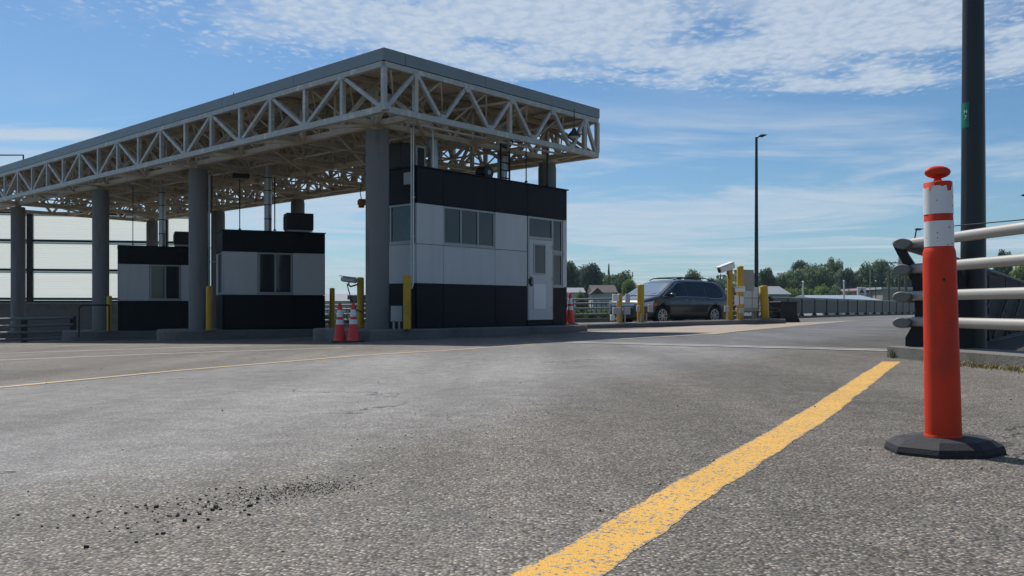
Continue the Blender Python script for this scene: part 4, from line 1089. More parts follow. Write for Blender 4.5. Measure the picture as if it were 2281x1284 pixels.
for k in range(13):
    q = E0 + FN*.11 + FD*(.02+2.4*k); zb = g(q.x,q.y)+(.10 if k == 0 else -.02)
    curved_post(Vector((q.x,q.y,zb))-fb, FD, FN, RZ[0]-zb-.03-.0083*2.4*k, MAT['rail_dark'], f2)
    if k < 12:
        a = q + FN*.12 + FD*.06; b = q + FN*.12 + FD*2.34
        mb = MB(); vs = []
        for pnt in (a, b):
            zz = g(pnt.x, pnt.y)
            for off in (0, .03):
                for z in (zz+.02, zz+.98): vs.append(pnt + FN*off + Vector((0,0,z)) - fb)
        mb.add(vs, [(0,1,5,4),(2,3,7,6),(0,2,6,4),(1,3,7,5),(0,1,3,2),(4,5,7,6)]); mb.build('panel', MAT['fence_dark'], f2)
        MB().tube([a + FN*.09 + Vector((0,0,g(a.x,a.y)+.05)) - fb, b + FN*.09 + Vector((0,0,g(b.x,b.y)+.7)) - fb], .02, 6).build('brace', MAT['rail_dark'], f2)
# ------------------------------------------------------------------ light poles
lp = thing('lamp_post', 'thick dark lamp post with a green tag behind the guard rail', 'lamp post', (0,0,0))
d = 9.85; lx = (2168-CX)/F*d; zb = g(lx, d)-.05
lp.location = (lx, d, zb)
MB().lathe([(.135,0),(.131,1.2),(.108,4.6),(.085,9.0)], 32).build('shaft', MAT['pole'], lp)
MB().box(-.22,.22,-.22,.22,.0,.035).build('base_plate', MAT['pole'], lp)
for sx in (-1,1):
    for sy in (-1,1): MB().lathe([(.02,.035),(.02,.09),(.012,.10)],8,sx*.17,sy*.17).build('bolt', MAT['galv'], lp)
MB().tube([(0,0,8.9),(.3,0,9.2),(1.2,-.1,9.35)], .04, 10).build('arm', MAT['pole'], lp)
MB().cbox(1.2,1.75,-.22,.02,9.30,9.40,.03).build('lamp_head', MAT['pole'], lp)
zt0 = CAMZ + (HY-287)/F*d - zb; zt1 = CAMZ + (HY-231)/F*d - zb
rr = .1225; vs = []; n = 9; a0, a1 = R(160), R(222)
for j in range(n+1):
    a = a0+(a1-a0)*j/n
    for z in (zt0, zt1): vs.append((rr*1.012*math.cos(a), rr*1.012*math.sin(a), z))
tg = MB().add(vs, [(2*j, 2*j+2, 2*j+3, 2*j+1) for j in range(n)], True).build('green_tag', MAT['green_tag'], lp)
def text(body, size, loc, rot, m, parent, ext=.001):
    c = bpy.data.curves.new('lettering', 'FONT'); c.body = body; c.size = size; c.align_x = 'CENTER'; c.align_y = 'CENTER'; c.extrude = ext
    o = bpy.data.objects.new('lettering_tmp', c); COL.objects.link(o)
    dg = bpy.context.evaluated_depsgraph_get(); me = bpy.data.meshes.new_from_object(o.evaluated_get(dg)); bpy.data.objects.remove(o)
    me.materials.clear(); me.materials.append(m)
    q = bpy.data.objects.new('lettering', me); COL.objects.link(q); q.parent = parent; q.location = loc; q.rotation_euler = rot
    return q
for ch, yy in (('H', 252), ('7', 264.5)):
    a = R(204); z = CAMZ + (HY-yy)/F*d - zb
    text(ch, .062, (rr*1.025*math.cos(a), rr*1.025*math.sin(a), z), (R(90), 0, a+R(90)), MAT['white'], tg)

d = 38.0; lx = (1685-CX)/F*d; zb = g(lx,d)
l2 = thing('lamp_post', 'tall slim lamp post with one small head rising behind the small island', 'lamp post', (lx, d, zb))
hp = CAMZ + (HY-306)/F*d - zb
MB().lathe([(.10,0),(.095,1.0),(.055,hp)], 16).build('shaft', MAT['pole'], l2)
MB().tube([(0,0,hp-.15),(.03,0,hp-.02),(.14,0,hp+.05),(.22,0,hp+.07)], .035, 8).build('arm', MAT['pole'], l2)
MB().plate([(.14,.02),(.26,.0),(.46,.09),(.30,.115),(.16,.10)], (1,0,0), (0,0,1), (0,0,hp), .16).build('lamp_head', MAT['pole'], l2)
MB().box(-.18,.18,-.18,.18,0,.05).build('base_plate', MAT['pole'], l2)
d = 42.0; lx = (2320-CX)/F*d
l3 = thing('lamp_post', 'lamp head poking in at the right edge of the picture', 'lamp post', (lx, d, -2.4))
hp = CAMZ + (HY-437)/F*d + 2.4
MB().lathe([(.09,0),(.06,hp)], 14).build('shaft', MAT['pole'], l3)
MB().tube([(0,0,hp-.1),(-.25,0,hp+.06),(-.5,0,hp+.07)], .035, 8).build('arm', MAT['pole'], l3)
MB().plate([(-.5,.10),(-.5,.0),(-.75,-.03),(-.98,.04),(-.85,.10)], (1,0,0), (0,0,1), (0,0,hp), .2).build('lamp_head', MAT['rail_dark'], l3)

# ------------------------------------------------------------------ far panel fence, back railing, left railing
ff = thing('panel_fence', 'long grey panel fence along the far side of the curving road', 'fence', (FE0.x, FE0.y, g(FE0.x,FE0.y)))
fb = ff.location.copy(); D3 = Vector((FED.x, FED.y, 0)); N3 = Vector((-FED.y, FED.x, 0))
NP = 22
MB().prism([(0,0),(D3.x*55,D3.y*55),(D3.x*55+N3.x*.5,D3.y*55+N3.y*.5),(N3.x*.5,N3.y*.5)][::-1], lambda x,y: g(x+fb.x,y+fb.y)-fb.z-.4, lambda x,y: g(x+fb.x,y+fb.y)-fb.z+.13)
pv = None
for k in range(NP):
    q = Vector((FE0.x, FE0.y, 0)) + D3*(2.5*k); q2 = q + D3*2.5
    z0, z1 = g(q.x,q.y)+.12, g(q2.x,q2.y)+.12
    mb = MB(); vs = []
    for pnt, z in ((q + D3*.04, z0), (q2 - D3*.04, z1)):
        for off in (.10, .14):
            for h_ in (.12, .93): vs.append(pnt + N3*off + Vector((0,0,z+h_)) - fb)
    mb.add(vs, [(0,1,5,4),(2,3,7,6),(0,2,6,4),(1,3,7,5),(0,1,3,2),(4,5,7,6)]); mb.build('panel', MAT['fence_panel'], ff)
    MB().plate([(-.03,.0),(.28,.0),(.20,.14),(.17,.95),(.07,.95),(.07,.14)], N3, (0,0,1), q+Vector((0,0,z0))-fb, .07).build('post', MAT['rail_dark'], ff)
    MB().tube([q+N3*.12+Vector((0,0,z0+.98))-fb, q2+N3*.12+Vector((0,0,z1+.98))-fb], .045, 10).build('top_rail', MAT['fence_rail'], ff)
    mb = MB(); vs = []
    for pnt in (q, q2):
        for off, h_ in ((-.1,-.35),(-.1,.12),(.4,.12),(.4,-.35)): vs.append(pnt + N3*off + Vector((0,0,g(pnt.x,pnt.y)+h_)) - fb)
    mb.add(vs, [(0,1,5,4),(1,2,6,5),(2,3,7,6),(0,1,2,3),(4,5,6,7)]); mb.build('kerb_block', MAT['kerb'], ff)

def railing(name, label, p0, p1, step, zfun, rails, r, m, pm, bal=None, posth=1.15, kerbh=.2, cat='railing', wall=None):
    p0 = Vector(p0); p1 = Vector(p1); L_ = (p1-p0).length; t = (p1-p0).normalized(); n = int(round(L_/step)); nn = Vector((-t.y,t.x,0))
    root = thing(name, label, cat, (p0.x, p0.y, zfun(p0.x,p0.y))); b = root.location.copy()
    Z = lambda p, h_: Vector((p.x, p.y, zfun(p.x,p.y)+h_)) - b
    for k in range(n+1):
        q = p0 + t*(L_*k/n)
        MB().beam(Z(q,-.15), Z(q,posth), .16, .12).build('post', pm, root)
        if k < n:
            q2 = p0 + t*(L_*(k+1)/n)
            for h_ in rails: pipe('rail', Z(q,h_)-nn*.1, Z(q2,h_)-nn*.1, r, m, root)
            if bal:
                nb = max(2, int((q2-q).length/bal))
                for j in range(1, nb):
                    w = q.lerp(q2, j/nb); bar('baluster', Z(w,.32), Z(w,posth-.05), .045, .03, pm, root)
            if kerbh:
                vs = []
                for pnt in (q, q2):
                    for off, h_ in ((-.2,-.5),(-.2,kerbh),(.25,kerbh),(.25,-.5)): vs.append(Z(pnt,h_) + nn*off)
                MB().add(vs, [(0,1,5,4),(1,2,6,5),(2,3,7,6),(0,1,2,3),(4,5,6,7)]).build('kerb_block', MAT['kerb'], root)
    return root
gb = lambda x, y: g(x, min(y, 46.4))
railing('bridge_railing', 'grey tube railing with upright bars behind the van and the booths', (-12.0, 46.0, 0), (13.2, 44.6, 0), 2.55, gb, (.42,.72,.98,1.20), .05, MAT['fence_rail'], MAT['rail_dark'], .24)
A = at(-60, 750, 29.0); Bq = at(163, 750, 30.4)
gl = lambda x, y: g(x, y)
lr = railing('guard_rail', 'low dark guard rail in shade at the far left edge', (A.x, A.y, 0), (Bq.x, Bq.y, 0), 1.2, gl, (.10,.33,.56,.80), .05, MAT['galv_shaded'], MAT['rail_dark'], None, .86, .0, 'guard rail')  # shade on these rails comes from their darkened colour
# concrete parapet and translucent screen behind it
SA = at(-80, 700, 41.5); SB = at(436, 700, 43.6); SA.z = SB.z = 0
dirS = (SB-SA).normalized(); nS = Vector((-dirS.y, dirS.x, 0)); LS = (SB-SA).length
mid = (SA+SB)/2
scr = thing('noise_screen', 'translucent ribbed wind screen in a dark grid frame at the far left', 'screen', (SA.x, SA.y, -.9), math.atan2(dirS.y, dirS.x))
zlo, zhi = CAMZ+(HY-670)/F*42.5+.9, CAMZ+(HY-474)/F*42.5+.9
MB().box(0, LS, -.12, .25, -.6, zlo-.12).build('parapet', MAT['concrete'], scr)
MB().cbox(-.1, LS+.1, -.2, .3, zlo-.115, zlo-.0, .02).build('parapet_cap', MAT['rail_dark'], scr)
xs = [0]
for px in (75, 212, 351, 436): xs.append(((px-CX)/F*42.4 - SA.x)/dirS.x)
for x in xs: MB().box(x-.132, x+.132, -.10, .10, zlo+.001, zhi).build('post', MAT['rail_dark'], scr)
hs = [zlo+.08, zlo+(zhi-zlo)*.345, zlo+(zhi-zlo)*.675, zhi-.05]
for a, b in zip(xs[:-1], xs[1:]):
    for z in hs: MB().box(a+.131, b-.131, -.07, .07, z-.055, z+.055).build('beam', MAT['rail_dark'], scr)
    for z0, z1 in zip(hs[:-1], hs[1:]):
        nrib = 30; prof = []
        for i in range(nrib+1):
            z = z0+.07 + (z1-z0-.14)*i/nrib; prof.append((z, .002 if i%2 else -.002))
        vs = [(xx, y, z) for z, y in prof for xx in (a+.12, b-.12)]
        fs = [(2*i,2*i+1,2*i+3,2*i+2) for i in range(nrib)]
        MB().add(vs, fs).build('translucent_panel', MAT['sheet'], scr)

# dark block at the right end of the small island
p = at(1748, 713, 33.0)
t = thing('crash_barrier', 'dark stacked barrier block beyond the right end of the small island', 'barrier', (p.x, p.y, g(p.x,p.y)), R(20))
MB().plate([(-.45,0),(.45,0),(.30,.32),(.28,.74),(-.42,.74)], (1,0,0), (0,0,1), (0,0,0), .7).build('block', MAT['rail_dark'], t)
MB().cbox(-.46,.33,-.38,.38,.742,.80,.02).build('cap', MAT['rail_dark'], t)
for z in (.2,.45): MB().cbox(-.95,-.455,-.25,.25,z,z+.12,.03).build('beam', MAT['rail_dark'], t)

# ------------------------------------------------------------------ minivan
def lerp_tab(tab, x):
    if x <= tab[0][0]: return tab[0][1]
    for (a, va), (b, vb) in zip(tab[:-1], tab[1:]):
        if x <= b: return va + (vb-va)*(x-a)/(b-a)
    return tab[-1][1]
def smooth_tab(tab, x, h=.06): return (lerp_tab(tab, x-h)+lerp_tab(tab, x)*2+lerp_tab(tab, x+h))/4
TOPZ = [(0,.78),(.03,.92),(.10,1.02),(.20,1.20),(.42,1.58),(.55,1.645),(.9,1.69),(1.6,1.725),(2.5,1.725),(2.95,1.69),(3.25,1.60),(3.85,1.27),(4.22,1.085),(4.5,1.04),(4.85,.96),(5.02,.87),(5.10,.74),(5.15,.58)]
PLAN = [(0,.86),(.06,.93),(.2,.965),(.6,.99),(1.5,1.0),(3.9,1.0),(4.3,.985),(4.6,.955),(4.85,.90),(5.0,.82),(5.1,.72),(5.15,.60)]
BOTZ = [(0,.42),(.1,.30),(.5,.24),(4.6,.22),(4.95,.24),(5.1,.30),(5.15,.38)]
SIDE = [(.2,.90),(.32,.955),(.55,.985),(.75,.995),(.92,.985),(1.0,.965),(1.08,.94)]
def side_y(x, z):
    w = lerp_tab(SIDE, z) if z <= 1.08 else .94 - .36*(z-1.08) - .10*max(0, z-1.45)
    pf = smooth_tab(PLAN, x)
    if z > 1.0: pf = 1 - (1-pf)*.8
    return w*pf
def van_section(x):
    zt = smooth_tab(TOPZ, x, .04); zb = smooth_tab(BOTZ, x, .03)
    zs = min(1.02, zt-.07)
    pts = []
    for k in range(7):
        z = zb + (zs-zb)*k/6; pts.append((side_y(x, z), z))
    ze = max(zs+.004, zt-.075)
    for k in range(1, 6):
        z = zs + (ze-zs)*k/5; pts.append((side_y(x, z), z))
    ye = side_y(x, ze)
    for f_, dz in ((.965,.03),(.90,.050),(.78,.060),(.5,.071),(.25,.0745)): pts.append((ye*f_, ze+dz))
    pts.append((0, ze+.075))
    half = pts
    ring = [(y, z) for y, z in half] + [(-y, z) for y, z in half[:-1]][::-1]
    return ring
van = thing('minivan', 'dark grey minivan stopped in the lane behind the small island', 'car', (0,0,0))
fa = Vector((5.418-.632*.9, 31.5+.775*.9, 0)); fwd = Vector((-.775,-.632,0)); van.rotation_euler = (0,0,math.atan2(fwd.y, fwd.x))
van.location = (fa.x, fa.y, g(fa.x, fa.y)+.004)
XO = 4.05
stations = [0,.015,.05,.10,.16,.22,.30,.38,.46,.56,.7,.9,1.2,1.5,1.9,2.3,2.6,2.8,3.0,3.12,3.25,3.4,3.6,3.8,3.95,4.1,4.2,4.3,4.45,4.6,4.75,4.86,4.95,5.02,5.07,5.11,5.14,5.15]
mb = MB(); vs = []; nr = None
for x in stations:
    rg = van_section(x); nr = len(rg); vs += [(x-XO, y, z) for y, z in rg]
fs = [(i*nr+j, i*nr+(j+1)%nr, (i+1)*nr+(j+1)%nr, (i+1)*nr+j) for i in range(len(stations)-1) for j in range(nr)]
fs += [tuple(range(nr)), tuple(range((len(stations)-1)*nr, len(stations)*nr))]
mb.add(vs, fs, True)
body = mb.build('body', MAT['car'], van)
# wheel wells cut out
cut = MB()
for wx in (0.0, -3.0): cut.tube([(wx,-1.3,.36),(wx,1.3,.36)], .405, 36)
cme = cut.mesh('cutter'); co = bpy.data.objects.new('cutter', cme); COL.objects.link(co); co.parent = van
md = body.modifiers.new('wells', 'BOOLEAN'); md.operation = 'DIFFERENCE'; md.object = co; md.solver = 'EXACT'
bpy.context.view_layer.update()
dg = bpy.context.evaluated_depsgraph_get(); nm_ = bpy.data.meshes.new_from_object(body.evaluated_get(dg))
body.modifiers.clear()
if len(nm_.polygons) > 50: body.data = nm_
bpy.data.objects.remove(co)
MB().box(-3.9, .95, -.80, .80, .26, .55).build('underbody', MAT['black'], van)
def side_patch(corners, s_, off=.006, nu=8, nv=5):
    "quad in the body side: corners (x,z) given ll, lr, ur, ul"
    mb = MB(); vs = []
    for i in range(nu+1):
        for j in range(nv+1):
            a, c = i/nu, j/nv
            x = (corners[0][0]*(1-a)+corners[1][0]*a)*(1-c)+(corners[3][0]*(1-a)+corners[2][0]*a)*c
            z = (corners[0][1]*(1-a)+corners[1][1]*a)*(1-c)+(corners[3][1]*(1-a)+corners[2][1]*a)*c
            vs.append((x-XO, s_*(side_y(x, z)+off), z))
    mb.add(vs, [(i*(nv+1)+j,(i+1)*(nv+1)+j,(i+1)*(nv+1)+j+1,i*(nv+1)+j+1) for i in range(nu) for j in range(nv)], True)
    return mb
def side_line(pts, s_, r, off=.008):
    dense = []
    for (x0,z0),(x1,z1) in zip(pts[:-1], pts[1:]):
        for k in range(6): dense.append((x0+(x1-x0)*k/6, z0+(z1-z0)*k/6))
    dense.append(pts[-1])
    return MB().tube([(x-XO, s_*(side_y(x,z)+off), z) for x, z in dense], r, 6)
for s_ in (1, -1):
    side_patch([(2.62,1.085),(3.70,1.085),(3.03,1.555),(2.66,1.60)], s_).build('side_window', MAT['car_glass'], van)
    side_patch([(3.73,1.085),(3.97,1.085),(3.80,1.17),(3.60,1.26)], s_).build('side_window', MAT['car_glass'], van)
    side_patch([(1.50,1.06),(2.55,1.085),(2.57,1.61),(1.52,1.63)], s_).build('side_window', MAT['car_glass'], van)
    side_patch([(.62,1.02),(1.43,1.04),(1.45,1.63),(.80,1.58)], s_).build('side_window', MAT['car_glass'], van)
    side_patch([(.44,1.12),(.615,1.03),(.79,1.575),(.60,1.47)], s_).build('side_window', MAT['car_glass'], van)
    side_line([(4.02,1.07),(3.80,1.20),(3.05,1.585),(2.6,1.63),(1.5,1.655),(.80,1.60),(.58,1.48)], s_, .009).build('window_trim', MAT['chrome'], van)
    side_line([(4.02,1.065),(2.6,1.065),(1.55,1.045),(1.4,1.005),(.62,1.0),(.42,1.10)], s_, .009).build('window_trim', MAT['chrome'], van)
    side_line([(3.55,.36),(1.55,.34)], s_, .022, .0).build('side_moulding', MAT['black'], van)
    side_line([(1.5,.955),(.45,.97)], s_, .010, .0).build('door_track', MAT['black'], van)
    for xa in (2.58, 3.62, 1.48):
        side_line([(xa,.40),(xa,1.05)], s_, .004, .0).build('door_gap', MAT['black'], van)
    side_line([(2.85,.925),(2.67,.93)], s_, .016, .025).build('door_handle', MAT['chrome'], van)
    side_line([(2.47,.93),(2.29,.935)], s_, .016, .025).build('door_handle', MAT['chrome'], van)
    mb = MB(); mb.lathe([(.001,-.075),(.06,-.065),(.10,-.02),(.10,.03),(.06,.07),(.001,.08)], 14, sy=1.25, cap=False)
    mr = mb.build('mirror', MAT['car'], van); mr.location = (3.62-XO, s_*1.06, 1.12); mr.rotation_euler = (0,0,0)
    MB().tube([(3.62-XO, s_*.92, 1.07),(3.62-XO, s_*1.0, 1.09)], .03, 8).build('mirror_arm', MAT['black'], van)
    side_patch([(4.62,.70),(4.97,.70),(4.90,.84),(4.48,.90)], s_, .008).build('headlight', MAT['lamp_lens'], van)
    side_patch([(4.40,.72),(4.60,.70),(4.55,.80),(4.36,.82)], s_, .009).build('turn_lamp', MAT['lamp_amber'], van)
    side_patch([(.04,.78),(.24,.80),(.26,1.04),(.16,1.04)], s_, .008).build('tail_light', MAT['lamp_red'], van)
    MB().tube([(3.0-XO,s_*.60,1.70),(2.75-XO,s_*.62,1.775),(2.0-XO,s_*.63,1.80),(1.2-XO,s_*.62,1.785),(.75-XO,s_*.60,1.70)], .02, 8).build('roof_rail', MAT['rail_dark'], van)
for xa in (2.55, 1.45): MB().beam((xa-XO,-.62,1.80),(xa-XO,.62,1.80),.05,.03).build('cross_bar', MAT['rail_dark'], van)
def top_patch(x0, x1, w0, w1, off, nu=8, nv=8):
    mb = MB(); vs = []
    def tz(x, y):
        rg = van_section(x); half = rg[:len(rg)//2+1]
        best = None
        for (ya, za), (yb, zb_) in zip(half[:-1], half[1:]):
            if min(ya, yb) <= abs(y) <= max(ya, yb) and (best is None or max(za, zb_) > best):
                k = 0 if abs(yb-ya) < 1e-6 else (abs(y)-ya)/(yb-ya); best = max(best or 0, za+(zb_-za)*k)
        return best if best is not None else half[-1][1]
    for i in range(nu+1):
        x = x0+(x1-x0)*i/nu; w = w0+(w1-w0)*i/nu
        for j in range(nv+1):
            y = -w + 2*w*j/nv; vs.append((x-XO+off*.5, y, tz(x, y)+off))
    mb.add(vs, [(i*(nv+1)+j,(i+1)*(nv+1)+j,(i+1)*(nv+1)+j+1,i*(nv+1)+j+1) for i in range(nu) for j in range(nv)], True)
    return mb
top_patch(3.30, 4.16, .655, .80, .012, 12, 12).build('windshield', MAT['windshield'], van)
top_patch(.19, .42, .66, .66, .010).build('rear_window', MAT['car_glass'], van)
MB().tube([(4.20-XO,.1,1.10),(4.02-XO,.68,1.20)], .01, 6).build('wiper', MAT['black'], van)
MB().tube([(4.22-XO,-.6,1.09),(4.02-XO,.02,1.205)], .01, 6).build('wiper', MAT['black'], van)
def nose_x(y, z):
    lo, hi = 4.0, 5.15
    for _ in range(30):
        m_ = (lo+hi)/2
        zt = smooth_tab(TOPZ, m_, .04)
        if side_y(m_, z) > abs(y) and zt > z: lo = m_
        else: hi = m_
    return lo
def nose_patch(y0, y1, z0, z1, off, nu=12, nv=4):
    vs = []
    for i in range(nu+1):
        for j in range(nv+1):
            y = y0+(y1-y0)*i/nu; z = z0+(z1-z0)*j/nv; vs.append((nose_x(y,z)-XO+off, y, z))
    return MB().add(vs, [(i*(nv+1)+j,(i+1)*(nv+1)+j,(i+1)*(nv+1)+j+1,i*(nv+1)+j+1) for i in range(nu) for j in range(nv)], True)
nose_patch(-.52,.52,.63,.80,.012).build('grille', MAT['black'], van)
nose_patch(-.56,.56,.735,.775,.022).build('grille_bar', MAT['chrome'], van)
nose_patch(-.55,.55,.34,.52,.012).build('air_intake', MAT['black'], van)
nose_patch(-.16,.16,.55,.64,.02,4,2).build('number_plate', MAT['white'], van)
wheel0 = None
def make_wheel(x, s_):
    w = bpy.data.objects.new('wheel', None); COL.objects.link(w); w.parent = van; w.location = (x, s_*.86, .355); w.rotation_euler = (R(90)*-s_, 0, 0)
    MB().lathe([(.235,-.11),(.31,-.115),(.345,-.095),(.355,-.05),(.355,.05),(.345,.095),(.31,.115),(.235,.11)], 36).build('tyre', MAT['tyre'], w)
    MB().lathe([(.235,.10),(.225,.112),(.215,.105),(.205,.05),(.001,.045)], 36, cap=False).build('rim_barrel', MAT['black'], w)
    MB().lathe([(.244,.113),(.232,.120),(.215,.112)], 36, cap=False).build('rim_lip', MAT['rim'], w)
    sp = MB()
    for k in range(5):
        for da in (-13, 13):
            a = R(72*k+da); b = R(72*k+da*1.25); sp.beam((.05*math.cos(a), .05*math.sin(a), .10), (.222*math.cos(b), .222*math.sin(b), .105), .036, .022)
    sp.build('rim_spokes', MAT['rim'], w)
    MB().lathe([(.06,.095),(.06,.118),(.045,.124),(.001,.125)], 18, cap=False).build('hub_cap', MAT['rim'], w)
for wx in (0, -3.0):
    for s_ in (1, -1): make_wheel(wx, s_)

# ------------------------------------------------------------------ background: trees, houses, sign, poles
GZ = -2.4
def crown_mesh(seed, H_, Wd, nblob, nleaf, leaf, shape='round'):
    rnd = random.Random(seed); mb = MB(); blobs = []
    for k in range(nblob):
        if shape == 'round':
            h_ = rnd.uniform(.30, .92); rad = Wd*.5*math.sin(math.pi*min(1, (h_-.12)/.95))**.6
            a = rnd.uniform(0, 6.283); r_ = rad*rnd.uniform(.2,.82)
            blobs.append((r_*math.cos(a), r_*math.sin(a), h_*H_, Wd*rnd.uniform(.13,.24)))
        elif shape == 'spire':
            h_ = rnd.uniform(.1,.95); rad = Wd*.5*(1-h_)
            a = rnd.uniform(0,6.283); blobs.append((rad*.7*math.cos(a), rad*.7*math.sin(a), h_*H_, Wd*(.06+.22*(1-h_))))
        else:
            a = rnd.uniform(0,6.283); r_ = Wd*.5*math.sqrt(rnd.random())
            blobs.append((r_*math.cos(a), r_*math.sin(a)*.6, H_*rnd.uniform(.1,.75), Wd*rnd.uniform(.09,.17)))
    for k in range(nleaf):
        bx, by, bz, br = blobs[rnd.randrange(len(blobs))]
        v = Vector((rnd.gauss(0,1), rnd.gauss(0,1), rnd.gauss(0,1))).normalized()*(br*(rnd.random()**.35)*rnd.uniform(.8,1.12))
        c = Vector((bx,by,bz+0)) + Vector((v.x, v.y, v.z*.8))
        if c.z < .02*H_: continue
        n = (v.normalized() + Vector((rnd.uniform(-1,1), rnd.uniform(-1,1), rnd.uniform(-.4,1)))*.8).normalized()
        a = n.orthogonal().normalized(); a = Quaternion(n, rnd.uniform(0,6.28)) @ a; b = n.cross(a); s_ = leaf*rnd.uniform(.6,1.3)
        mb.add([c-a*s_, c-b*s_*.6+a*s_*.1, c+a*s_, c+b*s_*.6], [(0,1,2,3)])
    me = bpy.data.meshes.new('crown'); me.from_pydata(mb.v, [], mb.f); me.update()
    return me
def trunk_mesh(seed, H_, r):
    rnd = random.Random(seed); mb = MB(); x = y = 0; pts = []
    for k in range(6):
        pts.append((x,y,H_*.62*k/5)); x += rnd.uniform(-.15,.15); y += rnd.uniform(-.15,.15)
    mb.tube(pts, [r*(1-.13*k) for k in range(6)], 8)
    for k in range(6):
        z = H_*rnd.uniform(.25,.55); a = rnd.uniform(0,6.28); l = H_*rnd.uniform(.2,.32)
        mb.tube([(0,0,z),(math.cos(a)*l*.5,math.sin(a)*l*.5,z+l*.35),(math.cos(a)*l*.9,math.sin(a)*l*.9,z+l*.85)], [r*.45,r*.3,r*.12], 6)
    return mb.mesh('trunk')
VAR = []
for k, (shape, lm) in enumerate((('round','leaf_dark'),('round','leaf_mid'),('round','leaf_light'),('round','leaf_mid'),('spire','leaf_dark'),('low','leaf_light'),('low','leaf_mid'))):
    me = crown_mesh(100+k, 10.0, 8.5 if shape == 'round' else (4.0 if shape == 'spire' else 12.0), 46 if shape != 'spire' else 30, 8000 if shape == 'round' else 5500, .34, shape)
    me.materials.append(MAT[lm]); tm = trunk_mesh(200+k, 10.0, .24); tm.materials.append(MAT['bark']); VAR.append((me, tm))
tree_n = 0
def tree(px, ytop, d, wpx, var, label, group='trees along the skyline', nm='tree'):
    global tree_n; tree_n += 1
    rnd = random.Random(tree_n*17)
    top = CAMZ + (HY-ytop)/F*d; H_ = top - GZ; wd = wpx/F*d
    x = (px-CX)/F*d
    t = thing(nm, label, 'tree' if nm != 'shrub' else 'shrub', (x, d, GZ), rnd.uniform(0,6.28), group)
    base_w = 8.5 if var in (0,1,2,3) else (4.0 if var == 4 else 12.0)
    s_ = wd/base_w; sz = H_/10.0*1.04
    for me, nm2 in ((VAR[var][0], 'crown'), (VAR[var][1], 'trunk')):
        o_ = bpy.data.objects.new(nm2, me); COL.objects.link(o_); o_.parent = t; o_.scale = (s_, s_, sz)
    return t
# beyond the booth and the van
tree(1262, 590, 150, 70, 0, 'dark leafy tree showing just right of the large booth')
tree(1312, 594, 175, 75, 0, 'round dark tree above the brown roofed house')
tree(1345, 606, 185, 60, 1, 'dark tree just right of the round one above the house')
tree(1378, 606, 168, 70, 1, 'broad tree above the left end of the bridge railing near the van')
tree(1403, 628, 150, 40, 2, 'lower light green tree next to the van bonnet')
tree(1294, 655, 95, 26, 2, 'small bright tree in front of the white house', nm='young_tree')
tree(1356, 590, 230, 12, 4, 'narrow dark spruce on the skyline left of the van')
tree(1541, 603, 160, 46, 1, 'single tree top rising over the van roof')
tree(1590, 625, 170, 60, 0, 'tree half hidden behind the van tail')
tree(1605, 612, 200, 10, 4, 'thin dark spruce just left of the tall bollards')
tree(1668, 606, 165, 55, 1, 'tree behind the slim lamp post on its left')
tree(1708, 604, 172, 56, 0, 'dark tree behind the slim lamp post on its right')
tree(1640, 630, 150, 50, 1, 'low tree behind the tall yellow bollards')
# wooded rise above the far fence
for px, yt, d, w, v, lb in (
 (1760, 602, 175, 70, 1, 'leafy tree at the left end of the wood above the far fence'),
 (1792, 588, 190, 80, 0, 'tall dark tree in the left part of the wood above the far fence'),
 (1826, 589, 185, 70, 1, 'full tree near the middle of the wood above the far fence'),
 (1858, 583, 205, 44, 3, 'loose feathery tree, tallest of the wood above the far fence'),
 (1884, 604, 200, 60, 0, 'dark tree right of the feathery one in the wood'),
 (1918, 596, 210, 70, 1, 'leafy tree above the triangle sign'),
 (1946, 588, 205, 66, 3, 'tall leafy tree right of the triangle sign'),
 (1975, 588, 215, 60, 0, 'dark tree left of the transformer pole'),
 (2004, 597, 200, 60, 1, 'leafy tree behind the transformer pole'),
 (2036, 600, 200, 60, 0, 'dark tree behind the ends of the guard rail'),
 (2075, 604, 190, 70, 1, 'tree half hidden behind the delineator post')):
    tree(px, yt, d, w, v, lb)
for px, yt, d, w, v in ((2120,600,170,70,1),(2160,606,165,70,0),(2205,604,160,60,1),(2300,575,120,90,2)):
    tree(px, yt, d, w, v, {2120:'tree between the delineator post and the thick lamp post', 2160:'dark tree behind the thick lamp post', 2205:'tree just right of the thick lamp post', 2300:'bright green tree seen through the guard rail at the right edge'}[px])
tree(2236, 566, 140, 50, 0, 'dark crown tree over the second rail at the right edge')
for k, (px, yt, d, w, v, lb) in enumerate((
 (1765, 632, 120, 60, 5, 'light green shrubs at the left end of the far fence'),
 (1805, 624, 122, 70, 5, 'light green shrubs between the two thin white posts, left half'),
 (1850, 622, 121, 70, 6, 'light green shrubs between the two thin white posts, right half'),
 (1893, 634, 123, 40, 6, 'dark low shrubs left of the triangle sign'))):
    tree(px, yt, d, w, v, lb, 'shrubs above the far fence', 'shrub')
for k, px in enumerate((1270, 1296, 1325, 1352, 1385)):
    tree(px, 672+random.uniform(0,5), 62, 46, 5 if k % 2 else 6, ['shrub behind the railing right beside the large booth','shrub behind the railing under the white house','shrub behind the railing under the brown roof','shrub behind the railing left of the short bollard','shrub behind the railing at the van bonnet'][k], 'shrubs behind the bridge railing', 'shrub')
for k, px in enumerate((735, 775, 815)):
    tree(px, 680, 66, 50, 6, ['shrub behind the railing right of the middle booth','shrub behind the railing behind the two cones','shrub behind the railing left of the near column'][k], 'shrubs behind the bridge railing', 'shrub')
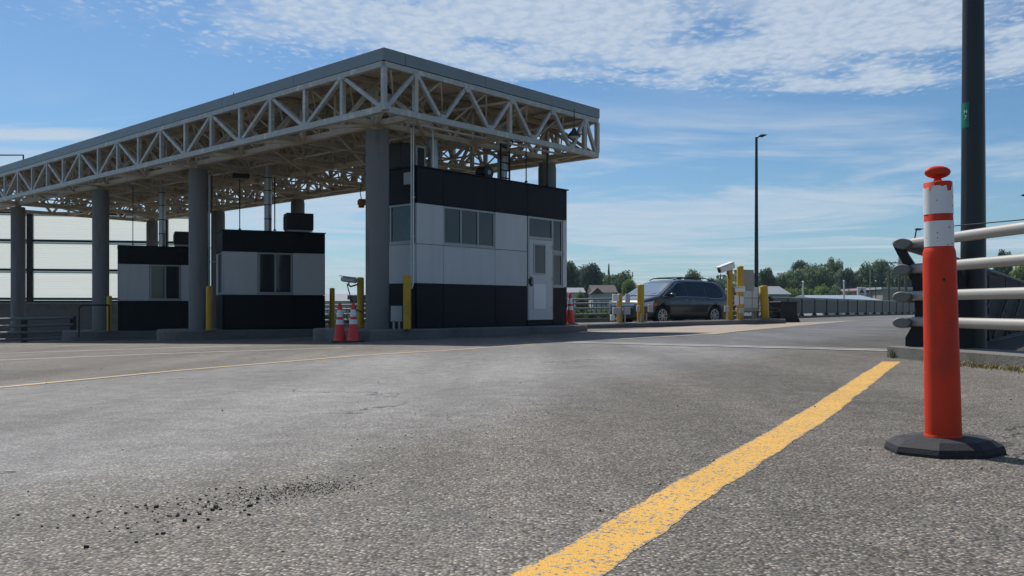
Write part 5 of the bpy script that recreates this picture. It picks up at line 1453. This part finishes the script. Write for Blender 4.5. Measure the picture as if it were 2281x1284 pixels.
# wood further back as one mass
rnd = random.Random(3); mb = MB()
for k in range(9000):
    x = rnd.uniform(20, 210); d = 235 + rnd.uniform(0, 20)
    hz = 7.5 + 1.6*math.sin(x*.11) + 1.2*math.sin(x*.31+1)
    c = Vector((x, d, GZ + hz*1.35*(rnd.random()**.6))); s_ = rnd.uniform(.5,1.0)
    n = Vector((rnd.uniform(-1,1), rnd.uniform(-1,.3), rnd.uniform(-.3,1))).normalized(); a = n.orthogonal().normalized(); a = Quaternion(n, rnd.uniform(0,6.28)) @ a; b = n.cross(a)
    mb.add([c-a*s_, c-b*s_*.7, c+a*s_, c+b*s_*.7], [(0,1,2,3)])
me = bpy.data.meshes.new('distant_wood'); me.from_pydata(mb.v, [], mb.f); me.materials.append(MAT['leaf_dark'])
o_ = bpy.data.objects.new('distant_wood', me); COL.objects.link(o_); o_['kind'] = 'stuff'; o_['label'] = 'dark wood far behind the trees above the fence'; o_['category'] = 'wood'

def house(px0, px1, y_eave, y_ridge, d, depth, wallm, roofm, label, gable='side', wins=(), rot=0.0, nm='house'):
    x0 = (px0-CX)/F*d; x1 = (px1-CX)/F*d; w = x1-x0; ze = CAMZ+(HY-y_eave)/F*d-GZ; zr_ = CAMZ+(HY-y_ridge)/F*d-GZ
    t = thing(nm, label, 'house' if nm == 'house' else 'building', ((x0+x1)/2, d, GZ), rot)
    MB().box(-w/2, w/2, 0, depth, 0, ze).build('wall', MAT[wallm], t)
    e = .3; r = MB()
    if gable == 'side':
        vs = [(-w/2-e,-e,ze+.005),(w/2+e,-e,ze+.005),(w/2+e,depth+e,ze+.005),(-w/2-e,depth+e,ze+.005),(-w/2-e,depth/2,zr_),(w/2+e,depth/2,zr_)]
        r.add(vs, [(0,1,5,4),(2,3,4,5),(0,4,3),(1,2,5),(0,3,2,1)])
    elif gable == 'front':
        vs = [(-w/2-e,-e,ze+.005),(w/2+e,-e,ze+.005),(w/2+e,depth+e,ze+.005),(-w/2-e,depth+e,ze+.005),(0,-e,zr_),(0,depth+e,zr_)]
        r.add(vs, [(0,4,5,3),(1,2,5,4),(0,1,4),(2,3,5),(0,3,2,1)])
    else:
        r.box(-w/2-e, w/2+e, -e, depth+e, ze+.005, zr_)
    r.build('roof', MAT[roofm], t)
    for (a, b, z0, z1) in wins:
        f = MB().box(a*w-w/2, b*w-w/2, -.06, -.003, z0*ze, z1*ze).build('window', MAT['white'], t)
        MB().box(a*w-w/2+.12, b*w-w/2-.12, -.075, -.0605, z0*ze+.12, z1*ze-.12).build('pane', MAT['glass'], f)
    return t
wg = [(.1+.16*k, .2+.16*k, .45, .7) for k in range(5)]
house(1236, 1300, 652, 640, 130, 8, 'house_white', 'roof_grey', 'white house with grey roof just right of the large booth', wins=[(.45,.53,.5,.8),(.6,.68,.5,.8),(.75,.83,.5,.8),(.45,.53,.2,.4)])
house(1322, 1372, 652, 634, 140, 9, 'house_white', 'roof_brown', 'house with dark brown roof above the bridge railing', wins=[(.5,.6,.45,.75),(.68,.78,.45,.75),(.84,.94,.45,.75)])
house(1320, 1341, 655, 641, 136, 5, 'house_white', 'roof_brown', 'small pale front gable on the left of the brown roofed house', 'front', [(.4,.6,.5,.8)])
house(700, 806, 671, 654, 140, 12, 'house_white', 'roof_grey', 'long grey roofed building seen between the middle booth and the near column', wins=[(.3,.36,.4,.7),(.5,.56,.4,.7),(.7,.76,.4,.7)], nm='building')
house(779, 812, 668, 658, 136, 8, 'roof_brown', 'roof_brown', 'small brown roofed building behind the two cones', 'flat', nm='building')
house(1700, 1757, 656, 636, 110, 10, 'roof_grey', 'roof_grey', 'grey roofed shed right of the fat leaning bollard', 'side', nm='building')
house(1832, 1964, 671, 656, 100, 14, 'house_white', 'roof_blue', 'long low white building with pale blue roof behind the far fence', 'side', [(.75,.8,.4,.75),(.86,.92,.4,.75)], nm='building')
house(1926, 1968, 651, 647.5, 122, 10, 'house_white', 'sign_red', 'white filling station shop with dark red fascia beside the triangle sign', 'flat', [(.3,.42,.55,.85),(.55,.66,.55,.85),(.78,.88,.55,.85)], nm='building')
house(1966, 2032, 645, 640, 118, 14, 'house_tan', 'house_white', 'tan flat roofed building left of the guard rail ends', 'flat', [(.02,.12,.15,.3),(.6,.75,.1,.3)], nm='building')
# station sign
d = 112; c = at(1919, 650, d)
t = thing('station_sign', 'square white filling station sign with a red and navy triangle', 'sign', (c.x, d, GZ))
zc = c.z - GZ; s_ = 9.5/F*d
MB().cbox(-s_, s_, -.12, .12, zc-s_, zc+s_, .04).build('sign_face', MAT['white'], t)
MB().plate([(-.62*s_, -.35*s_),(0,-.35*s_),(0,.75*s_)], (1,0,0), (0,0,1), (0,-.13,zc), .02).build('logo_triangle', MAT['sign_blue'], t)
MB().plate([(.003,-.35*s_),(.62*s_,-.35*s_),(.003,.75*s_)], (1,0,0), (0,0,1), (0,-.13,zc), .02).build('logo_triangle', MAT['sign_red'], t)
MB().box(-.55*s_,.55*s_,-.135,-.1205,zc-.70*s_,zc-.52*s_).build('logo_bar', MAT['sign_red'], t)
for x in (-.5*s_, .5*s_): MB().tube([(x,0,0),(x,0,zc-s_-.001)], .1, 8).build('leg', MAT['galv'], t)
# poles
def pole(px, ytop, d, r, label, arm=None, nm='utility_pole', m='wood', extra=None):
    top = CAMZ + (HY-ytop)/F*d - GZ; t = thing(nm, label, 'pole', ((px-CX)/F*d, d, GZ))
    MB().lathe([(r,0),(r*.75,top)], 10).build('shaft', MAT[m], t)
    if arm:
        for z in arm: MB().beam((-1.2,-.12,top-z),(1.2,-.12,top-z),.12,.12).build('cross_arm', MAT[m], t)
        for z in arm:
            for x in (-1.1,-.5,.5,1.1): MB().lathe([(.05,top-z+.06),(.06,top-z+.12),(.02,top-z+.2)],8,x,-.12).build('insulator', MAT['box_grey'], t)
    if extra == 'can': MB().lathe([(.26,top-1.5),(.28,top-1.45),(.28,top-.7),(.2,top-.62)],12,-.55,-.05).build('transformer', MAT['box_grey'], t)
    if extra == 'lamp': MB().lathe([(.07,top-.02),(.11,top+.04),(.10,top+.14),(.03,top+.18)],10).build('lamp_head', MAT['white'], t)
    return t
pole(2018, 556, 85, .15, 'utility pole with a grey transformer can behind the guard rail ends', None, extra='can')
pole(2003, 578, 95, .13, 'utility pole with one long cross arm left of the transformer pole', (.4,))
pole(1980, 596, 105, .14, 'plain brown utility pole right of the filling station', None)
pole(1951, 628, 116, .07, 'thin dark lamp pole behind the filling station', None, 'light_pole', 'pole', 'lamp')
pole(1938, 600, 118, .07, 'tall thin pole right of the triangle sign', None, 'light_pole', 'galv')
pole(1789, 631, 70, .09, 'left one of the two thin white posts over the far fence', None, 'white_post', 'white', 'lamp')
pole(1880, 629, 82, .10, 'right one of the two thin white posts over the far fence', None, 'white_post', 'white', 'lamp')

# ------------------------------------------------------------------ small things on the ground
rnd = random.Random(11); gm = MB()
def stone(x, y, s_):
    z = g(x, y) + s_*.15
    vs = []
    for sx, sy, sz in ((-1,-1,0),(1,-1,0),(1,1,0),(-1,1,0),(-.7,-.7,1),(.7,-.7,.8),(.7,.6,1),(-.6,.7,.8)):
        vs.append((x+sx*s_*rnd.uniform(.35,.6), y+sy*s_*rnd.uniform(.3,.55), z+sz*s_*rnd.uniform(.5,.8)-s_*.2))
    gm.add(vs, [(0,3,2,1),(4,5,6,7),(0,1,5,4),(1,2,6,5),(2,3,7,6),(3,0,4,7)])
def smear(a, b, n, s0, s1, sizes):
    for k in range(n):
        f_ = rnd.random(); c = a.lerp(b, f_); sp = s0 + (s1-s0)*f_
        stone(c.x + rnd.gauss(0, sp), c.y + rnd.gauss(0, sp*1.5), rnd.choice(sizes))
tiny = (.0015,.002,.002,.0025,.003,.003,.004)
smear(gp(520, 1112), gp(790, 1078), 700, .075, .05, tiny + (.005,))
smear(gp(600, 1100), gp(740, 1085), 350, .04, .035, tiny)
smear(gp(190, 1150), gp(560, 1120), 260, .10, .08, tiny + (.005,.006,.008))
smear(gp(300, 1180), gp(520, 1130), 16, .08, .08, (.009,.011,.013))
smear(gp(900, 960), gp(1300, 880), 260, .25, .3, (.003,.004,.005,.006))
for k in range(150):
    d_ = 1.6 + 9*rnd.random()**1.5; x = rnd.uniform(-.62,.62)*d_; stone(x, d_, rnd.choice((.002,.003,.003,.004,.005,.007))*(1+d_*.08))
gm.build('loose_gravel', MAT['stone_dark'], kind='stuff')
def tufts(name, centres, m, n, h, spread, label):
    mb = MB()
    for c in centres:
        for k in range(n):
            x = c[0]+rnd.gauss(0,spread); y = c[1]+rnd.gauss(0,spread*.6); z = c[2] if len(c) > 2 else g(x,y)
            a = rnd.uniform(0,6.28); l = h*rnd.uniform(.5,1.2); w = .0035
            lean = Vector((math.cos(a), math.sin(a), 0))*l*rnd.uniform(.2,.8); s_ = Vector((-math.sin(a), math.cos(a), 0))*w
            p0 = Vector((x,y,z)); p1 = p0+lean*.45+Vector((0,0,l*.6)); p2 = p0+lean+Vector((0,0,l*.85))
            mb.add([p0-s_, p0+s_, p1+s_*.8, p1-s_*.8, p2], [(0,1,2,3),(3,2,4)])
    o_ = mb.build(name, m, kind='stuff'); o_['label'] = label; o_['category'] = 'grass'
    return o_
kc = []
for k in range(16):
    d_ = 8.3 - k*.11; p = rail_pt(d_, -.12); kc.append((p.x, p.y))
tufts('dry_grass', kc, MAT['dry_grass'], 45, .05, .06, 'dry yellow grass along the foot of the kerb on the right')
q = gp(1993, 798); tufts('grass_tuft', [(q.x, q.y), (q.x+.03, q.y+.03)], MAT['green_grass'], 40, .13, .03, 'small green grass tuft at the end of the yellow line')

# ------------------------------------------------------------------ air between the camera and the far trees
hm = bpy.data.materials.new('haze'); hm.use_nodes = True; ht = hm.node_tree; ht.nodes.clear()
ho = ht.nodes.new('ShaderNodeOutputMaterial'); hv = ht.nodes.new('ShaderNodeVolumePrincipled')
hv.inputs['Color'].default_value = (0.66, 0.88, 1.0, 1); hv.inputs['Density'].default_value = 0.00022; hv.inputs['Anisotropy'].default_value = 0.0
ht.links.new(hv.outputs[0], ho.inputs['Volume'])
hz = MB().box(-1400, 1400, -1400, 1440, -4.0, 17.0).build('haze', hm, kind='stuff')
hz['label'] = 'thin pale blue air over the whole place'; hz['category'] = 'haze'
